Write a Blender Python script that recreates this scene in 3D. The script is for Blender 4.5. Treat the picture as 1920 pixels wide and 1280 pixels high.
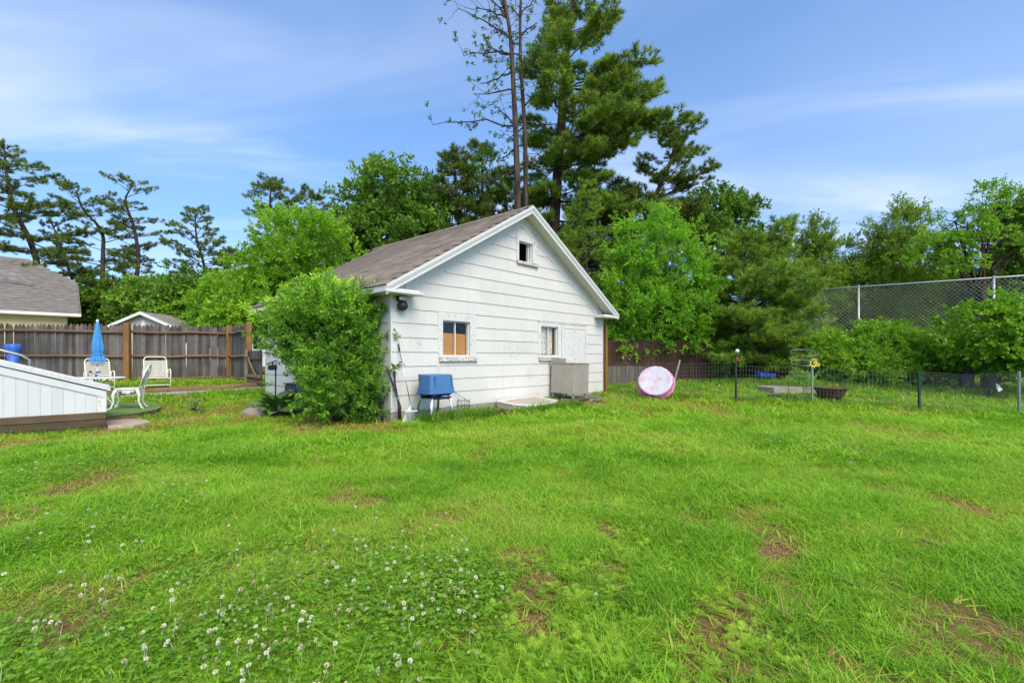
import bpy, bmesh, math, random
import numpy as np
from mathutils import Vector, Matrix, noise, geometry
for o in list(bpy.data.objects): bpy.data.objects.remove(o)
S = bpy.context.scene
C = S.collection
R = math.radians
random.seed(7); rng = np.random.default_rng(7)

# ---------------------------------------------------------------- camera
CAMH = 1.2
cd = bpy.data.cameras.new('camera'); cam = bpy.data.objects.new('camera', cd); C.objects.link(cam)
cd.sensor_width = 36; cd.lens = 16.875; cd.shift_y = 29/1920; cd.clip_end = 3000; cd.clip_start = 0.05
cam.location = (0, 0, CAMH); cam.rotation_euler = (R(90), 0, 0)
S.camera = cam

# ---------------------------------------------------------------- sky, sun, exposure
SUN_EL, SUN_AZ = R(46), R(152)          # azimuth from +Y towards +X: high, behind the camera, a little to the right
world = bpy.data.worlds.new('World'); S.world = world; world.use_nodes = True
wn = world.node_tree; wn.nodes.clear()
def N(t, typ, **kw):
    n = t.nodes.new(typ)
    for k, v in kw.items(): setattr(n, k, v)
    return n
def Lk(t, a, b): t.links.new(a, b)
out = N(wn, 'ShaderNodeOutputWorld'); bg = N(wn, 'ShaderNodeBackground'); bg.inputs[1].default_value = 0.145
sky = N(wn, 'ShaderNodeTexSky', sky_type='NISHITA', sun_disc=False, sun_elevation=SUN_EL, sun_rotation=SUN_AZ)
sky.air_density = 1.0; sky.dust_density = 0.6; sky.ozone_density = 2.2; sky.altitude = 0
tc = N(wn, 'ShaderNodeTexCoord'); sx = N(wn, 'ShaderNodeSeparateXYZ'); Lk(wn, tc.outputs['Generated'], sx.inputs[0])
def M_(t, op, a, b=None, c=None):
    n = N(t, 'ShaderNodeMath', operation=op)
    for i, v in enumerate((a, b, c)):
        if v is None: continue
        if isinstance(v, (int, float)): n.inputs[i].default_value = v
        else: Lk(t, v, n.inputs[i])
    return n.outputs[0]
zc = M_(wn, 'MAXIMUM', sx.outputs[2], 0.06)
cx = M_(wn, 'DIVIDE', sx.outputs[0], zc); cy = M_(wn, 'DIVIDE', sx.outputs[1], zc)
cv = N(wn, 'ShaderNodeCombineXYZ'); Lk(wn, cx, cv.inputs[0]); Lk(wn, cy, cv.inputs[1])
def cloud(rot, scl, off, lo, hi, detail=6, rough=.6, dist=.8):
    mp = N(wn, 'ShaderNodeMapping'); mp.inputs['Rotation'].default_value = (0, 0, R(rot)); mp.inputs['Scale'].default_value = scl; mp.inputs['Location'].default_value = off
    Lk(wn, cv.outputs[0], mp.inputs[0])
    nz = N(wn, 'ShaderNodeTexNoise'); nz.inputs['Scale'].default_value = 1; nz.inputs['Detail'].default_value = detail; nz.inputs['Roughness'].default_value = rough; nz.inputs['Distortion'].default_value = dist
    Lk(wn, mp.outputs[0], nz.inputs['Vector'])
    mr = N(wn, 'ShaderNodeMapRange', interpolation_type='SMOOTHSTEP'); mr.inputs[1].default_value = lo; mr.inputs[2].default_value = hi
    Lk(wn, nz.outputs[0], mr.inputs[0]); return mr.outputs[0]
c1 = cloud(-30, (.35, .9, 1), (9.3, 3.4, 0), .44, .88, 4, .5, .8)      # long cirrus streaks
c2 = cloud(-20, (.30, .42, 1), (7.3, 4.2, 0), .36, .80, 3, .45, .4)       # thin veil
ca = M_(wn, 'MINIMUM', M_(wn, 'ADD', M_(wn, 'MULTIPLY', c1, .66), M_(wn, 'MULTIPLY', c2, .30)), .8)
fade = N(wn, 'ShaderNodeMapRange', interpolation_type='SMOOTHSTEP'); fade.inputs[1].default_value = .07; fade.inputs[2].default_value = .24; Lk(wn, sx.outputs[2], fade.inputs[0])
ca = M_(wn, 'MULTIPLY', ca, fade.outputs[0])
mx = N(wn, 'ShaderNodeMix', data_type='RGBA')
hs = N(wn, 'ShaderNodeHueSaturation'); hs.inputs['Saturation'].default_value = 1.10; hs.inputs['Value'].default_value = 1.0
zz = M_(wn, 'ADD', M_(wn, 'MULTIPLY', M_(wn, 'MAXIMUM', sx.outputs[2], 0.0), .72), .165)      # a clear, deep sky: little haze at the horizon
sv = N(wn, 'ShaderNodeCombineXYZ'); Lk(wn, sx.outputs[0], sv.inputs[0]); Lk(wn, sx.outputs[1], sv.inputs[1]); Lk(wn, zz, sv.inputs[2]); Lk(wn, sv.outputs[0], sky.inputs[0])
tm = N(wn, 'ShaderNodeMix', data_type='RGBA', blend_type='MULTIPLY'); tm.inputs[0].default_value = 1; tm.inputs[7].default_value = (.97, .985, 1.02, 1)
Lk(wn, sky.outputs[0], tm.inputs[6]); Lk(wn, tm.outputs[2], hs.inputs['Color'])
Lk(wn, ca, mx.inputs[0]); Lk(wn, hs.outputs[0], mx.inputs[6]); mx.inputs[7].default_value = (4.1, 4.3, 4.7, 1)
Lk(wn, mx.outputs[2], bg.inputs[0]); Lk(wn, bg.outputs[0], out.inputs[0])
sl = bpy.data.lights.new('sun', 'SUN'); sun = bpy.data.objects.new('sun', sl); C.objects.link(sun)
sl.energy = 2.0; sl.angle = R(40); sl.color = (1, .90, .68)
dirv = Vector((math.sin(SUN_AZ)*math.cos(SUN_EL), math.cos(SUN_AZ)*math.cos(SUN_EL), math.sin(SUN_EL)))
sun.rotation_euler = (-dirv).to_track_quat('-Z', 'Y').to_euler(); sun.location = dirv*60
S.view_settings.view_transform = 'Standard'; S.view_settings.look = 'None'; S.view_settings.gamma = 1
S.view_settings.use_curve_mapping = False; S.view_settings.exposure = 0.95
S.cycles.use_denoising = True; S.cycles.max_bounces = 6; S.cycles.diffuse_bounces = 4; S.cycles.glossy_bounces = 2; S.cycles.transmission_bounces = 3; S.cycles.transparent_max_bounces = 6; S.cycles.adaptive_threshold = .02

# ---------------------------------------------------------------- helpers
def W(px, py, d):                        # a point of the photograph at a chosen distance
    return Vector(((px-960)/900*d, d, CAMH+(669-py)/900*d))
def sstep(a, b, x):
    t = np.clip((x-a)/(b-a), 0, 1); return t*t*(3-2*t)
def g(x, y):                             # height of the ground
    x = np.asarray(x, float); y = np.asarray(y, float)
    h = .42*sstep(9.5, 15, y)
    near = np.exp(-(((x-2.2)/3.0)**2+((y-13.2)/2.6)**2))
    h = h*(1-.85*near)
    h = h+.012*np.sin(x*2.1+y*.7)+.012*np.sin(y*2.9-x*1.3)+.008*np.sin(x*5.3)*np.sin(y*4.7)
    return h
def G(x, y): return float(g(x, y))
class MB:
    def __init__(s): s.v = []; s.f = []
    def add(s, vs, fs, M=None):
        b = len(s.v)
        for p in vs: s.v.append(tuple(M @ Vector(p)) if M is not None else tuple(p))
        for f in fs: s.f.append(tuple(i+b for i in f))
        return s
    def box(s, c, d, M=None, rot=None):
        x, y, z = d[0]/2, d[1]/2, d[2]/2
        vs = [Vector(p) for p in ((-x,-y,-z),(x,-y,-z),(x,y,-z),(-x,y,-z),(-x,-y,z),(x,-y,z),(x,y,z),(-x,y,z))]
        if rot is not None: vs = [rot @ p for p in vs]
        vs = [p+Vector(c) for p in vs]
        return s.add(vs, [(0,3,2,1),(4,5,6,7),(0,1,5,4),(1,2,6,5),(2,3,7,6),(3,0,4,7)], M)
    def b2(s, a, b, M=None):
        return s.box([(i+j)/2 for i, j in zip(a, b)], [abs(j-i) for i, j in zip(a, b)], M)
    def prism(s, poly, t0, t1, axis='y', M=None):      # poly in the two other axes
        n = len(poly); vs = []
        for t in (t0, t1):
            for p in poly:
                vs.append({'x': (t, p[0], p[1]), 'y': (p[0], t, p[1]), 'z': (p[0], p[1], t)}[axis])
        fs = [tuple(range(n)), tuple(range(2*n-1, n-1, -1))]+[(i, i+n, (i+1) % n+n, (i+1) % n) for i in range(n)]
        return s.add(vs, fs, M)
    def tube(s, pts, rad, n=6, M=None, cap=True, closed=False):
        pts = [Vector(p) for p in pts]; m = len(pts)
        if isinstance(rad, (int, float)): rad = [rad]*m
        vs = []; ref = None
        for i in range(m):
            if closed: t = pts[(i+1) % m]-pts[i-1]
            else: t = pts[min(i+1, m-1)]-pts[max(i-1, 0)]
            if t.length < 1e-9: t = Vector((0, 0, 1))
            t.normalize()
            if ref is None:
                ref = Vector((0, 0, 1)) if abs(t.z) < .9 else Vector((1, 0, 0))
            a = t.cross(ref)
            if a.length < 1e-6: a = t.orthogonal()
            a.normalize(); b = t.cross(a)
            for k in range(n):
                w = 2*math.pi*k/n; vs.append(pts[i]+(a*math.cos(w)+b*math.sin(w))*rad[i])
        fs = []
        for i in range(m if closed else m-1):
            j = (i+1) % m
            for k in range(n): fs.append((i*n+k, i*n+(k+1) % n, j*n+(k+1) % n, j*n+k))
        if cap and not closed: fs += [tuple(range(n-1, -1, -1)), tuple(range((m-1)*n, m*n))]
        return s.add(vs, fs, M)
    def lathe(s, prof, n=24, M=None, wob=None):
        vs = []; m = len(prof)
        for i, (r, z) in enumerate(prof):
            for k in range(n):
                w = 2*math.pi*k/n; q = r*(wob(w, z) if wob else 1); vs.append((q*math.cos(w), q*math.sin(w), z))
        fs = [(i*n+k, i*n+(k+1) % n, (i+1)*n+(k+1) % n, (i+1)*n+k) for i in range(m-1) for k in range(n)]
        fs += [tuple(range(n-1, -1, -1)), tuple(range((m-1)*n, m*n))]
        return s.add(vs, fs, M)
    def mesh(s, name, mat, smooth=False, bevel=0):
        me = bpy.data.meshes.new(name); me.from_pydata(s.v, [], s.f)
        if bevel:
            bm = bmesh.new(); bm.from_mesh(me)
            es = [e for e in bm.edges if len(e.link_faces) == 2 and e.calc_face_angle(0) > .6]
            bmesh.ops.bevel(bm, geom=es, offset=bevel, segments=1, affect='EDGES', clamp_overlap=True)
            bm.to_mesh(me); bm.free()
        if smooth: me.polygons.foreach_set('use_smooth', [True]*len(me.polygons))
        if mat: me.materials.append(mat)
        return me
def P(name, mb, mat, parent=None, smooth=False, bevel=0, loc=None, rot=None, kind=None, label=None):
    me = mb if isinstance(mb, bpy.types.Mesh) else mb.mesh(name, mat, smooth, bevel)
    o = bpy.data.objects.new(name, me); C.objects.link(o)
    if parent is not None: o.parent = parent
    if loc is not None: o.location = loc
    if rot is not None: o.rotation_euler = rot
    if kind: o['kind'] = kind
    if label: o['label'] = label
    return o
def T(name, label, cat, loc=(0, 0, 0), rz=0, group=None, rot=None):
    o = bpy.data.objects.new(name, None); C.objects.link(o); o.empty_display_size = .1
    o.location = loc; o.rotation_euler = rot if rot else (0, 0, rz)
    o['label'] = label; o['category'] = cat
    if group: o['group'] = group
    return o
def tag(o, label, cat, group=None):
    o['label'] = label; o['category'] = cat
    if group: o['group'] = group
    return o

# ---------------------------------------------------------------- materials
def newmat(name):
    m = bpy.data.materials.new(name); m.use_nodes = True; t = m.node_tree
    return m, t, t.nodes['Principled BSDF']
def ramp(t, fac, stops, interp='LINEAR'):
    r = N(t, 'ShaderNodeValToRGB'); r.color_ramp.interpolation = interp
    e = r.color_ramp.elements
    while len(e) < len(stops): e.new(.5)
    for i, (p, c) in enumerate(stops):
        e[i].position = p; e[i].color = (c if len(c) == 4 else (*c, 1)) if not isinstance(c, (int, float)) else (c, c, c, 1)
    Lk(t, fac, r.inputs[0]); return r.outputs[0]
def pos(t, scl=(1, 1, 1), rot=(0, 0, 0), obj=False):
    if obj: v = N(t, 'ShaderNodeTexCoord').outputs['Object']
    else: v = N(t, 'ShaderNodeNewGeometry').outputs['Position']
    mp = N(t, 'ShaderNodeMapping'); mp.inputs['Scale'].default_value = scl; mp.inputs['Rotation'].default_value = rot
    Lk(t, v, mp.inputs[0]); return mp.outputs[0]
def nz(t, v, scale, detail=4, rough=.55, dist=0):
    n = N(t, 'ShaderNodeTexNoise'); n.inputs['Scale'].default_value = scale; n.inputs['Detail'].default_value = detail
    n.inputs['Roughness'].default_value = rough; n.inputs['Distortion'].default_value = dist
    Lk(t, v, n.inputs['Vector']); return n.outputs[0]
def mixc(t, f, a, b, mode='MIX'):
    n = N(t, 'ShaderNodeMix', data_type='RGBA', blend_type=mode)
    for i, v in ((0, f), (6, a), (7, b)):
        if isinstance(v, (int, float)): n.inputs[i].default_value = v
        elif isinstance(v, tuple): n.inputs[i].default_value = v if len(v) == 4 else (*v, 1)
        else: Lk(t, v, n.inputs[i])
    return n.outputs[2]
def bump(t, b, h, strength=.3, dist=.01):
    n = N(t, 'ShaderNodeBump'); n.inputs['Strength'].default_value = strength; n.inputs['Distance'].default_value = dist
    Lk(t, h, n.inputs['Height']); Lk(t, n.outputs[0], b.inputs['Normal'])
def simple(name, c1, c2=None, scale=6, rough=.6, metal=0, spec=.4, bmp=0, scl=(1, 1, 1), lo=.35, hi=.65, objrand=0, detail=5):
    m, t, b = newmat(name)
    b.inputs['Roughness'].default_value = rough; b.inputs['Metallic'].default_value = metal; b.inputs['Specular IOR Level'].default_value = spec
    c2 = c2 or tuple(x*.8 for x in c1)
    n = nz(t, pos(t, scl), scale, detail); col = ramp(t, n, [(lo, c1), (hi, c2)])
    if objrand:
        oi = N(t, 'ShaderNodeObjectInfo').outputs['Random']
        mr = N(t, 'ShaderNodeMapRange'); mr.inputs[3].default_value = 1-objrand; mr.inputs[4].default_value = 1+objrand*.5; Lk(t, oi, mr.inputs[0])
        cc = N(t, 'ShaderNodeCombineColor')
        for i in range(3): Lk(t, mr.outputs[0], cc.inputs[i])
        col = mixc(t, 1.0, col, cc.outputs[0], 'MULTIPLY')
    Lk(t, col, b.inputs['Base Color'])
    if bmp: bump(t, b, nz(t, pos(t, scl), scale*4, 6), bmp)
    return m
def wood(name, c1, c2, c3, grain=(14, 14, 1.2), rough=.85, objrand=.25, green=None):
    m, t, b = newmat(name); b.inputs['Roughness'].default_value = rough; b.inputs['Specular IOR Level'].default_value = .15
    g1 = nz(t, pos(t, grain), 3.0, 6, .65, .4); g2 = nz(t, pos(t, (1, 1, .6)), 2.3, 3)
    col = ramp(t, g1, [(.3, c1), (.52, c2), (.72, c3)])
    col = mixc(t, ramp(t, g2, [(.4, 0.0), (.62, .6)]), col, tuple(x*.55 for x in c1))
    if green: col = mixc(t, ramp(t, nz(t, pos(t), 1.1, 3), [(.5, 0.0), (.66, .5)]), col, green)
    oi = N(t, 'ShaderNodeObjectInfo').outputs['Random']
    mr = N(t, 'ShaderNodeMapRange'); mr.inputs[3].default_value = 1-objrand; mr.inputs[4].default_value = 1+objrand*.6; Lk(t, oi, mr.inputs[0])
    cc = N(t, 'ShaderNodeCombineColor')
    for i in range(3): Lk(t, mr.outputs[0], cc.inputs[i])
    Lk(t, mixc(t, 1.0, col, cc.outputs[0], 'MULTIPLY'), b.inputs['Base Color'])
    bump(t, b, g1, .5, .006); return m
def paint(name, base, under, amount=.6, scale=9, rough=.55, stains=0, stretch=(1, 1, 1), objrand=.05):
    """old paint: slight tone drift, chips that bare the wood, grime specks"""
    m, t, b = newmat(name); b.inputs['Roughness'].default_value = rough; b.inputs['Specular IOR Level'].default_value = .3
    col = ramp(t, nz(t, pos(t), 1.3, 4), [(.3, base), (.7, tuple(x*.91 for x in base))])
    streak = ramp(t, nz(t, pos(t, (9, 9, .8)), 1.5, 4), [(.45, 0.0), (.75, .16)])
    col = mixc(t, streak, col, (.42, .42, .38))
    if stains:
        sp = ramp(t, nz(t, pos(t), 42, 3, .7), [(.60, 0.0), (.66, 1.0)])
        ar = ramp(t, nz(t, pos(t), 1.0, 2), [(.58, 0.0), (.70, stains)])
        col = mixc(t, M_(t, 'MULTIPLY', sp, ar), col, (.16, .15, .12))
    ch = nz(t, pos(t, stretch), scale, 8, .7, .3)
    chip = ramp(t, ch, [(amount, 0.0), (amount+.025, 1.0)])
    und = ramp(t, nz(t, pos(t, stretch), scale*5, 4), [(.35, under), (.65, tuple(x*.5 for x in under))])
    col = mixc(t, chip, col, und)
    oi = N(t, 'ShaderNodeObjectInfo').outputs['Random']
    mr = N(t, 'ShaderNodeMapRange'); mr.inputs[3].default_value = 1-objrand; mr.inputs[4].default_value = 1+objrand; Lk(t, oi, mr.inputs[0])
    cc = N(t, 'ShaderNodeCombineColor')
    for i in range(3): Lk(t, mr.outputs[0], cc.inputs[i])
    Lk(t, mixc(t, 1.0, col, cc.outputs[0], 'MULTIPLY'), b.inputs['Base Color'])
    bump(t, b, M_(t, 'SUBTRACT', 1.0, chip), .4, .003); return m
def leafmat(name, stops, trans=.35, rough=.5, spec=.35):
    """foliage: the tint stored on each twig picks the colour"""
    m, t, b = newmat(name)
    at = N(t, 'ShaderNodeAttribute', attribute_type='INSTANCER', attribute_name='tint')
    lv = N(t, 'ShaderNodeAttribute', attribute_type='GEOMETRY', attribute_name='leafrand')
    f = M_(t, 'ADD', at.outputs['Fac'], M_(t, 'MULTIPLY', M_(t, 'SUBTRACT', lv.outputs['Fac'], .5), .46))
    col = ramp(t, f, stops)
    b.inputs['Roughness'].default_value = rough; b.inputs['Specular IOR Level'].default_value = spec
    Lk(t, col, b.inputs['Base Color'])
    tr = N(t, 'ShaderNodeBsdfTranslucent'); ms = N(t, 'ShaderNodeMixShader'); ms.inputs[0].default_value = trans
    Lk(t, mixc(t, 1.0, col, (1.15, 1.2, .6), 'MULTIPLY'), tr.inputs[0])
    Lk(t, b.outputs[0], ms.inputs[1]); Lk(t, tr.outputs[0], ms.inputs[2])
    Lk(t, ms.outputs[0], t.nodes['Material Output'].inputs[0]); return m
m_siding = paint('white_siding', (.65, .63, .595), (.33, .30, .26), .80, 7, .6, .2, objrand=.018)
def mildew(m, c, r_):
    t = m.node_tree; b = t.nodes['Principled BSDF']; old = b.inputs['Base Color'].links[0].from_socket
    o = N(t, 'ShaderNodeTexCoord').outputs['Object']; mp = N(t, 'ShaderNodeMapping'); mp.vector_type = 'TEXTURE'; mp.inputs['Location'].default_value = c; mp.inputs['Scale'].default_value = r_
    Lk(t, o, mp.inputs[0]); ln = N(t, 'ShaderNodeVectorMath', operation='LENGTH'); Lk(t, mp.outputs[0], ln.inputs[0])
    area = ramp(t, ln.outputs['Value'], [(.35, 1.0), (1.0, 0.0)]); spk = ramp(t, nz(t, pos(t), 34, 4, .75), [(.53, 0.0), (.60, .75)])
    Lk(t, mixc(t, M_(t, 'MULTIPLY', area, spk), old, (.20, .19, .15)), b.inputs['Base Color'])
mildew(m_siding, (3.35, 0, 1.36), (.85, 1, .26)); mildew(m_siding, (4.0, 0, .80), (.3, 1, .22)); mildew(m_siding, (.62, 0, 1.45), (.12, 1, .16)); mildew(m_siding, (3.6, 0, .16), (6, 8, .16))
m_trim = paint('white_trim', (.66, .66, .64), (.36, .33, .27), .72, 11, .5)
m_peel = paint('peeling_white_paint', (.67, .665, .64), (.34, .29, .22), .585, 22, .6, stretch=(1, 1, 1.2))
m_sill = paint('bare_sill', (.72, .70, .66), (.36, .27, .19), .50, 30, .7, stretch=(.6, .6, 2))
m_soffit = paint('soffit_paint', (.74, .73, .66), (.4, .36, .28), .74, 6, .6)
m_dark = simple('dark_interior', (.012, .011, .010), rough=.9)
m_conc = simple('concrete', (.34, .31, .28), (.24, .22, .20), 9, .9, bmp=.3)
m_black = simple('black_plastic', (.018, .018, .019), (.03, .03, .03), 6, .45)
m_steel = simple('steel', (.62, .62, .62), (.5, .5, .49), 5, .3, 1.0)
# ---------------------------------------------------------------- the white garage
GX, GY, GR = -2.21, 8.77, math.atan2(.744, .668)
U = Vector((.668, .744, 0)); V = Vector((-.744, .668, 0)); NRM = Vector((.744, -.668, 0))
def gw(u, v, z=0): return Vector((GX, GY, 0))+U*u+V*v+Vector((0, 0, z))       # garage frame to world
GW, GL, SB, EAVE, OH, SO = 7.3, 5.7, .19, 2.46, .35, .33
SL = (4.74-EAVE)/(GW/2+SO)                      # roof slope
def rooftop(u): return EAVE+SL*((u+SO) if u < GW/2 else (GW+SO-u))
ga = T('garage', 'old white shingle-sided gable garage with grey-brown roof', 'garage', (GX, GY, 0), GR)
holes = [(1.20, 1.95, 1.21, 1.94), (4.37, 5.09, 1.22, 1.975), (3.53, 4.04, 3.47, 3.96)]    # u0,u1,z0,z1
# front wall with openings and reveals
pk = rooftop(GW/2)-.10
outer = [(0, -.3), (GW, -.3), (GW, rooftop(GW)-.12), (GW/2, pk-.02), (0, rooftop(0)-.12)]
mb = MB()
loops = [[Vector((x, 0, z)) for x, z in outer]]+[[Vector((h[0], 0, h[2])), Vector((h[0], 0, h[3])), Vector((h[1], 0, h[3])), Vector((h[1], 0, h[2]))] for h in holes]
tris = geometry.tessellate_polygon(loops); allp = [p for l in loops for p in l]
for yy, flip in ((0, False), (.12, True)):
    mb.add([(p.x, yy, p.z) for p in allp], [tuple(t) if not flip else tuple(reversed(t)) for t in tris])
for h in holes:
    a, b, c, d = h
    mb.add([(a,0,c),(b,0,c),(b,0,d),(a,0,d),(a,.12,c),(b,.12,c),(b,.12,d),(a,.12,d)], [(0,1,5,4),(1,2,6,5),(2,3,7,6),(3,0,4,7)])
P('wall', mb, m_trim, ga)
mb = MB().b2((-.0, .12, -.3), (.12, GL, EAVE+.05)); P('wall', mb, m_trim, ga)
mb = MB().b2((GW-.12, .12, -.3), (GW, GL, EAVE+.05)); P('wall', mb, m_trim, ga)
mb = MB().prism([(.12, -.3), (GW-.12, -.3), (GW-.12, rooftop(GW)-.13), (GW/2, pk-.03), (.12, rooftop(0)-.13)], GL-.12, GL); P('wall', mb, m_trim, ga)
P('floor', MB().b2((.12, .12, -.28), (GW-.12, GL-.12, .12)), m_conc, ga)
P('foundation', MB().b2((-.012, -.014, -.32), (GW+.012, GL, SB-.012)), m_conc, ga)
P('dark_backing', MB().b2((.2, 2.2, .12), (GW-.2, 2.24, 2.4)).prism([(.4, 2.4), (GW-.4, 2.4), (GW/2+.1, 4.3), (GW/2-.1, 4.3)], 2.2, 2.24), m_dark, ga)  # near-black sheet behind the openings: the unlit interior's shade put into its colour
# shingle siding, each shingle a piece
def piece(u0, u1, z0, z1, seed, cl=None):
    """one siding shingle with a wavy butt edge; cl(u) caps its top"""
    r = random.Random(seed); n = 9; vs = []; fs = []
    us = [u0+(u1-u0)*i/(n-1) for i in range(n)]; ph = r.uniform(0, 6)
    if cl:
        xs = [x for x in (GW/2,) if u0 < x < u1]
    wav = [.0035*math.sin(i*1.3+ph)+r.uniform(-.0012, .0012) for i in range(n)]
    top = [min(z1, cl(u)) if cl else z1 for u in us]
    keep = [i for i in range(n) if top[i] > z0+.012]
    if len(keep) < 2: return None
    us = [us[i] for i in keep]; wav = [wav[i] for i in keep]; top = [top[i] for i in keep]; n = len(us)
    tb, tt = .019, .004
    for i in range(n):
        hh = (top[i]-z0)/max(z1-z0, 1e-6)
        vs += [(us[i], -tb, z0+wav[i]), (us[i], -(tb+(tt-tb)*hh), top[i]), (us[i], .002, z0+wav[i])]
    for i in range(n-1):
        a, b = 3*i, 3*(i+1)
        fs += [(a, b, b+1, a+1), (a, a+2, b+2, b)]
    fs += [(0, 1, 2), (3*(n-1), 3*(n-1)+2, 3*(n-1)+1)]
    return MB().add(vs, fs)
lines = [SB]+[.489+.2695*k for k in range(16)]
frieze = lambda u: rooftop(u)-.12-.30
trims = [(1.08, 2.13, 1.10, 2.08), (4.27, 6.43, 1.09, 2.05), (3.44, 4.24, 3.40, 4.10), (5.33, 6.43, .3, 1.2)]
cnt = 0
def shingles(parent, width, zmax, M, cl, tr, startoff):
    global cnt
    for r in range(len(lines)-1):
        z0, z1 = lines[r], lines[r+1]+.012
        if z0 > zmax: break
        u = -((r % 2)*.305)-startoff*((r*7) % 3)*.1
        while u < width:
            a, b = max(u, 0), min(u+.61, width); u += .61
            if b-a < .03: continue
            rects = [(a+.0003, b-.0003, z0, z1)]
            for (x0, x1, y0, y1) in tr:
                nr = []
                for (p, q, s, t_) in rects:
                    if q <= x0+.01 or p >= x1-.01 or t_ <= y0+.01 or s >= y1-.01: nr.append((p, q, s, t_)); continue
                    if p < x0: nr.append((p, x0+.01, s, t_))
                    if q > x1: nr.append((x1-.01, q, s, t_))
                    pp, qq = max(p, x0+.01), min(q, x1-.01)
                    if s < y0: nr.append((pp, qq, s, y0+.01))
                    if t_ > y1: nr.append((pp, qq, y1-.01, t_))
                rects = nr
            for (p, q, s, t_) in rects:
                if q-p < .025 or t_-s < .02: continue
                dz = random.uniform(-.003, .003); pc = piece(p, q, s+dz, t_, cnt, cl); cnt += 1
                if pc:
                    me = pc.mesh('siding_shingle', m_siding)
                    o = P('siding_shingle', me, None, parent)
                    if M is not None: o.matrix_local = M
shingles(ga, GW, 4.4, None, frieze, trims, 1)
sideM = Matrix(((0, 1, 0, 0), (-1, 0, 0, GL), (0, 0, 1, 0), (0, 0, 0, 1)))      # left wall faces -u
lines_keep = lines; lines = [z for z in lines if z < 2.3]+[2.36]
shingles(ga, GL, 2.3, sideM, None, [], 1)
lines = lines_keep
# corner boards, frieze, eave returns
P('corner_board', MB().b2((-.022, -.024, SB), (.012, .05, 2.36)).b2((-.024, .03, SB), (0, .034, 2.36)), m_trim, ga)
P('corner_board', MB().b2((GW-.012, -.022, SB), (GW+.02, .05, 2.36)), m_trim, ga)
def rakebit(name, mat, y0, y1, dz0, dz1, uout, bev=.004):
    """a board that follows both roof slopes: dz0..dz1 below the roof surface"""
    for sgn in (0, 1):
        ue = -uout; c = []
        f = (lambda u: u) if sgn == 0 else (lambda u: GW-u)
        ze = EAVE+SL*(SO-uout)
        c = [(f(ue), ze-dz1), (f(ue), ze-dz0), (f(GW/2), rooftop(GW/2)-dz0), (f(GW/2), rooftop(GW/2)-dz1)]
        if sgn: c = c[::-1]
        P(name, MB().prism(c, y0, y1), mat, ga)
rakebit('frieze_board', m_trim, -.019, 0.0, .10, .42, -.30)
rakebit('soffit', m_soffit, -OH+.02, -.0, .085, .105, SO-.02)
rakebit('rake_board', m_trim, -OH, -OH+.022, .03, .175, SO)
rakebit('rake_moulding', m_trim, -OH-.028, -OH-.001, .004, .062, SO)
rakebit('rake_moulding', m_trim, -OH-.014, -OH-.0005, .062, .100, SO)
for s in (0, 1):
    f = (lambda u: u) if s == 0 else (lambda u: GW-u)
    a, b = sorted((f(-SO-.02), f(.46)))
    mbx = MB().b2((a, -OH-.01, 2.335), (b, .01, 2.385)).b2((a+.02, -OH+.01, 2.25+.02), (b-.03, .004, 2.335))
    P('eave_return', MB().b2((a, -OH-.02, 2.33), (b, .012, 2.385)), m_trim, ga, bevel=.006)
    c = [(f(-SO+.01), 2.385), (f(-SO+.01), EAVE-.045), (f(.40), 2.385+.03), (f(.40), 2.385)]
    if s: c = c[::-1]
    P('eave_return_top', MB().prism(c, -OH+.03, 0), m_soffit, ga)
    # boxed eave along the side
    a, b = sorted((f(-SO), f(0)))
    P('eave_soffit', MB().b2((a, .012, 2.335), (b, GL+.3, 2.375)), m_soffit, ga)
    a, b = sorted((f(-SO-.012), f(-SO+.018)))
    P('fascia_board', MB().b2((a, -OH+.03, 2.33), (b, GL+.33, EAVE-.03)), simple('mossy_fascia', (.42, .47, .30), (.58, .58, .5), 2, .7) if s == 0 else m_trim, ga)
# roof slabs and asphalt shingle tabs
m_shing = simple('roof_shingle', (.31, .252, .200), (.205, .165, .130), 1.6, .92, spec=.15, bmp=.4, objrand=.24, lo=.3, hi=.72, detail=8)
def slope_matrix(sgn):
    """x along the ridge (v), y up the slope, z out of the roof"""
    c = 1/math.sqrt(1+SL*SL); s_ = SL*c
    if sgn == 0:
        M = Matrix(((0, c, -s_, -SO), (-1, 0, 0, GL+OH), (0, s_, c, EAVE), (0, 0, 0, 1)))
    else:
        M = Matrix(((0, -c, s_, GW+SO), (1, 0, 0, -OH), (0, s_, c, EAVE), (0, 0, 0, 1)))
    return M
LEN = GL+2*OH; SW = (GW/2+SO)*math.sqrt(1+SL*SL)
for sgn in (0, 1):
    M = slope_matrix(sgn)
    P('roof', MB().b2((0, 0, -.085), (LEN, SW, -.012), M), m_shing, ga)
tab_protos = []
for k in range(5):
    r = random.Random(k); w = .302
    z0 = .010
    a, b = r.uniform(-.004, .004), r.uniform(-.004, .004)
    vs = [(0, a, z0), (w, b, z0), (w, .16, .003), (0, .16, .003), (0, a, -.006), (w, b, -.006), (w, .16, -.010), (0, .16, -.010)]
    tab_protos.append(MB().add(vs, [(0,1,2,3),(4,7,6,5),(0,4,5,1),(1,5,6,2),(2,6,7,3),(3,7,4,0)]).mesh('roof_shingle', m_shing))
M = slope_matrix(0); tabs = []
nr = int(SW/.14); 
for r_ in range(nr):
    x = -(r_ % 2)*.152-random.uniform(0, .03)
    while x < LEN:
        xx = max(x, 0)
        if x+.302 <= LEN+.02 and x >= -.02: tabs.append((x, r_*.14, random.randrange(5), random.uniform(-.003, .003)))
        x += .304
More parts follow.
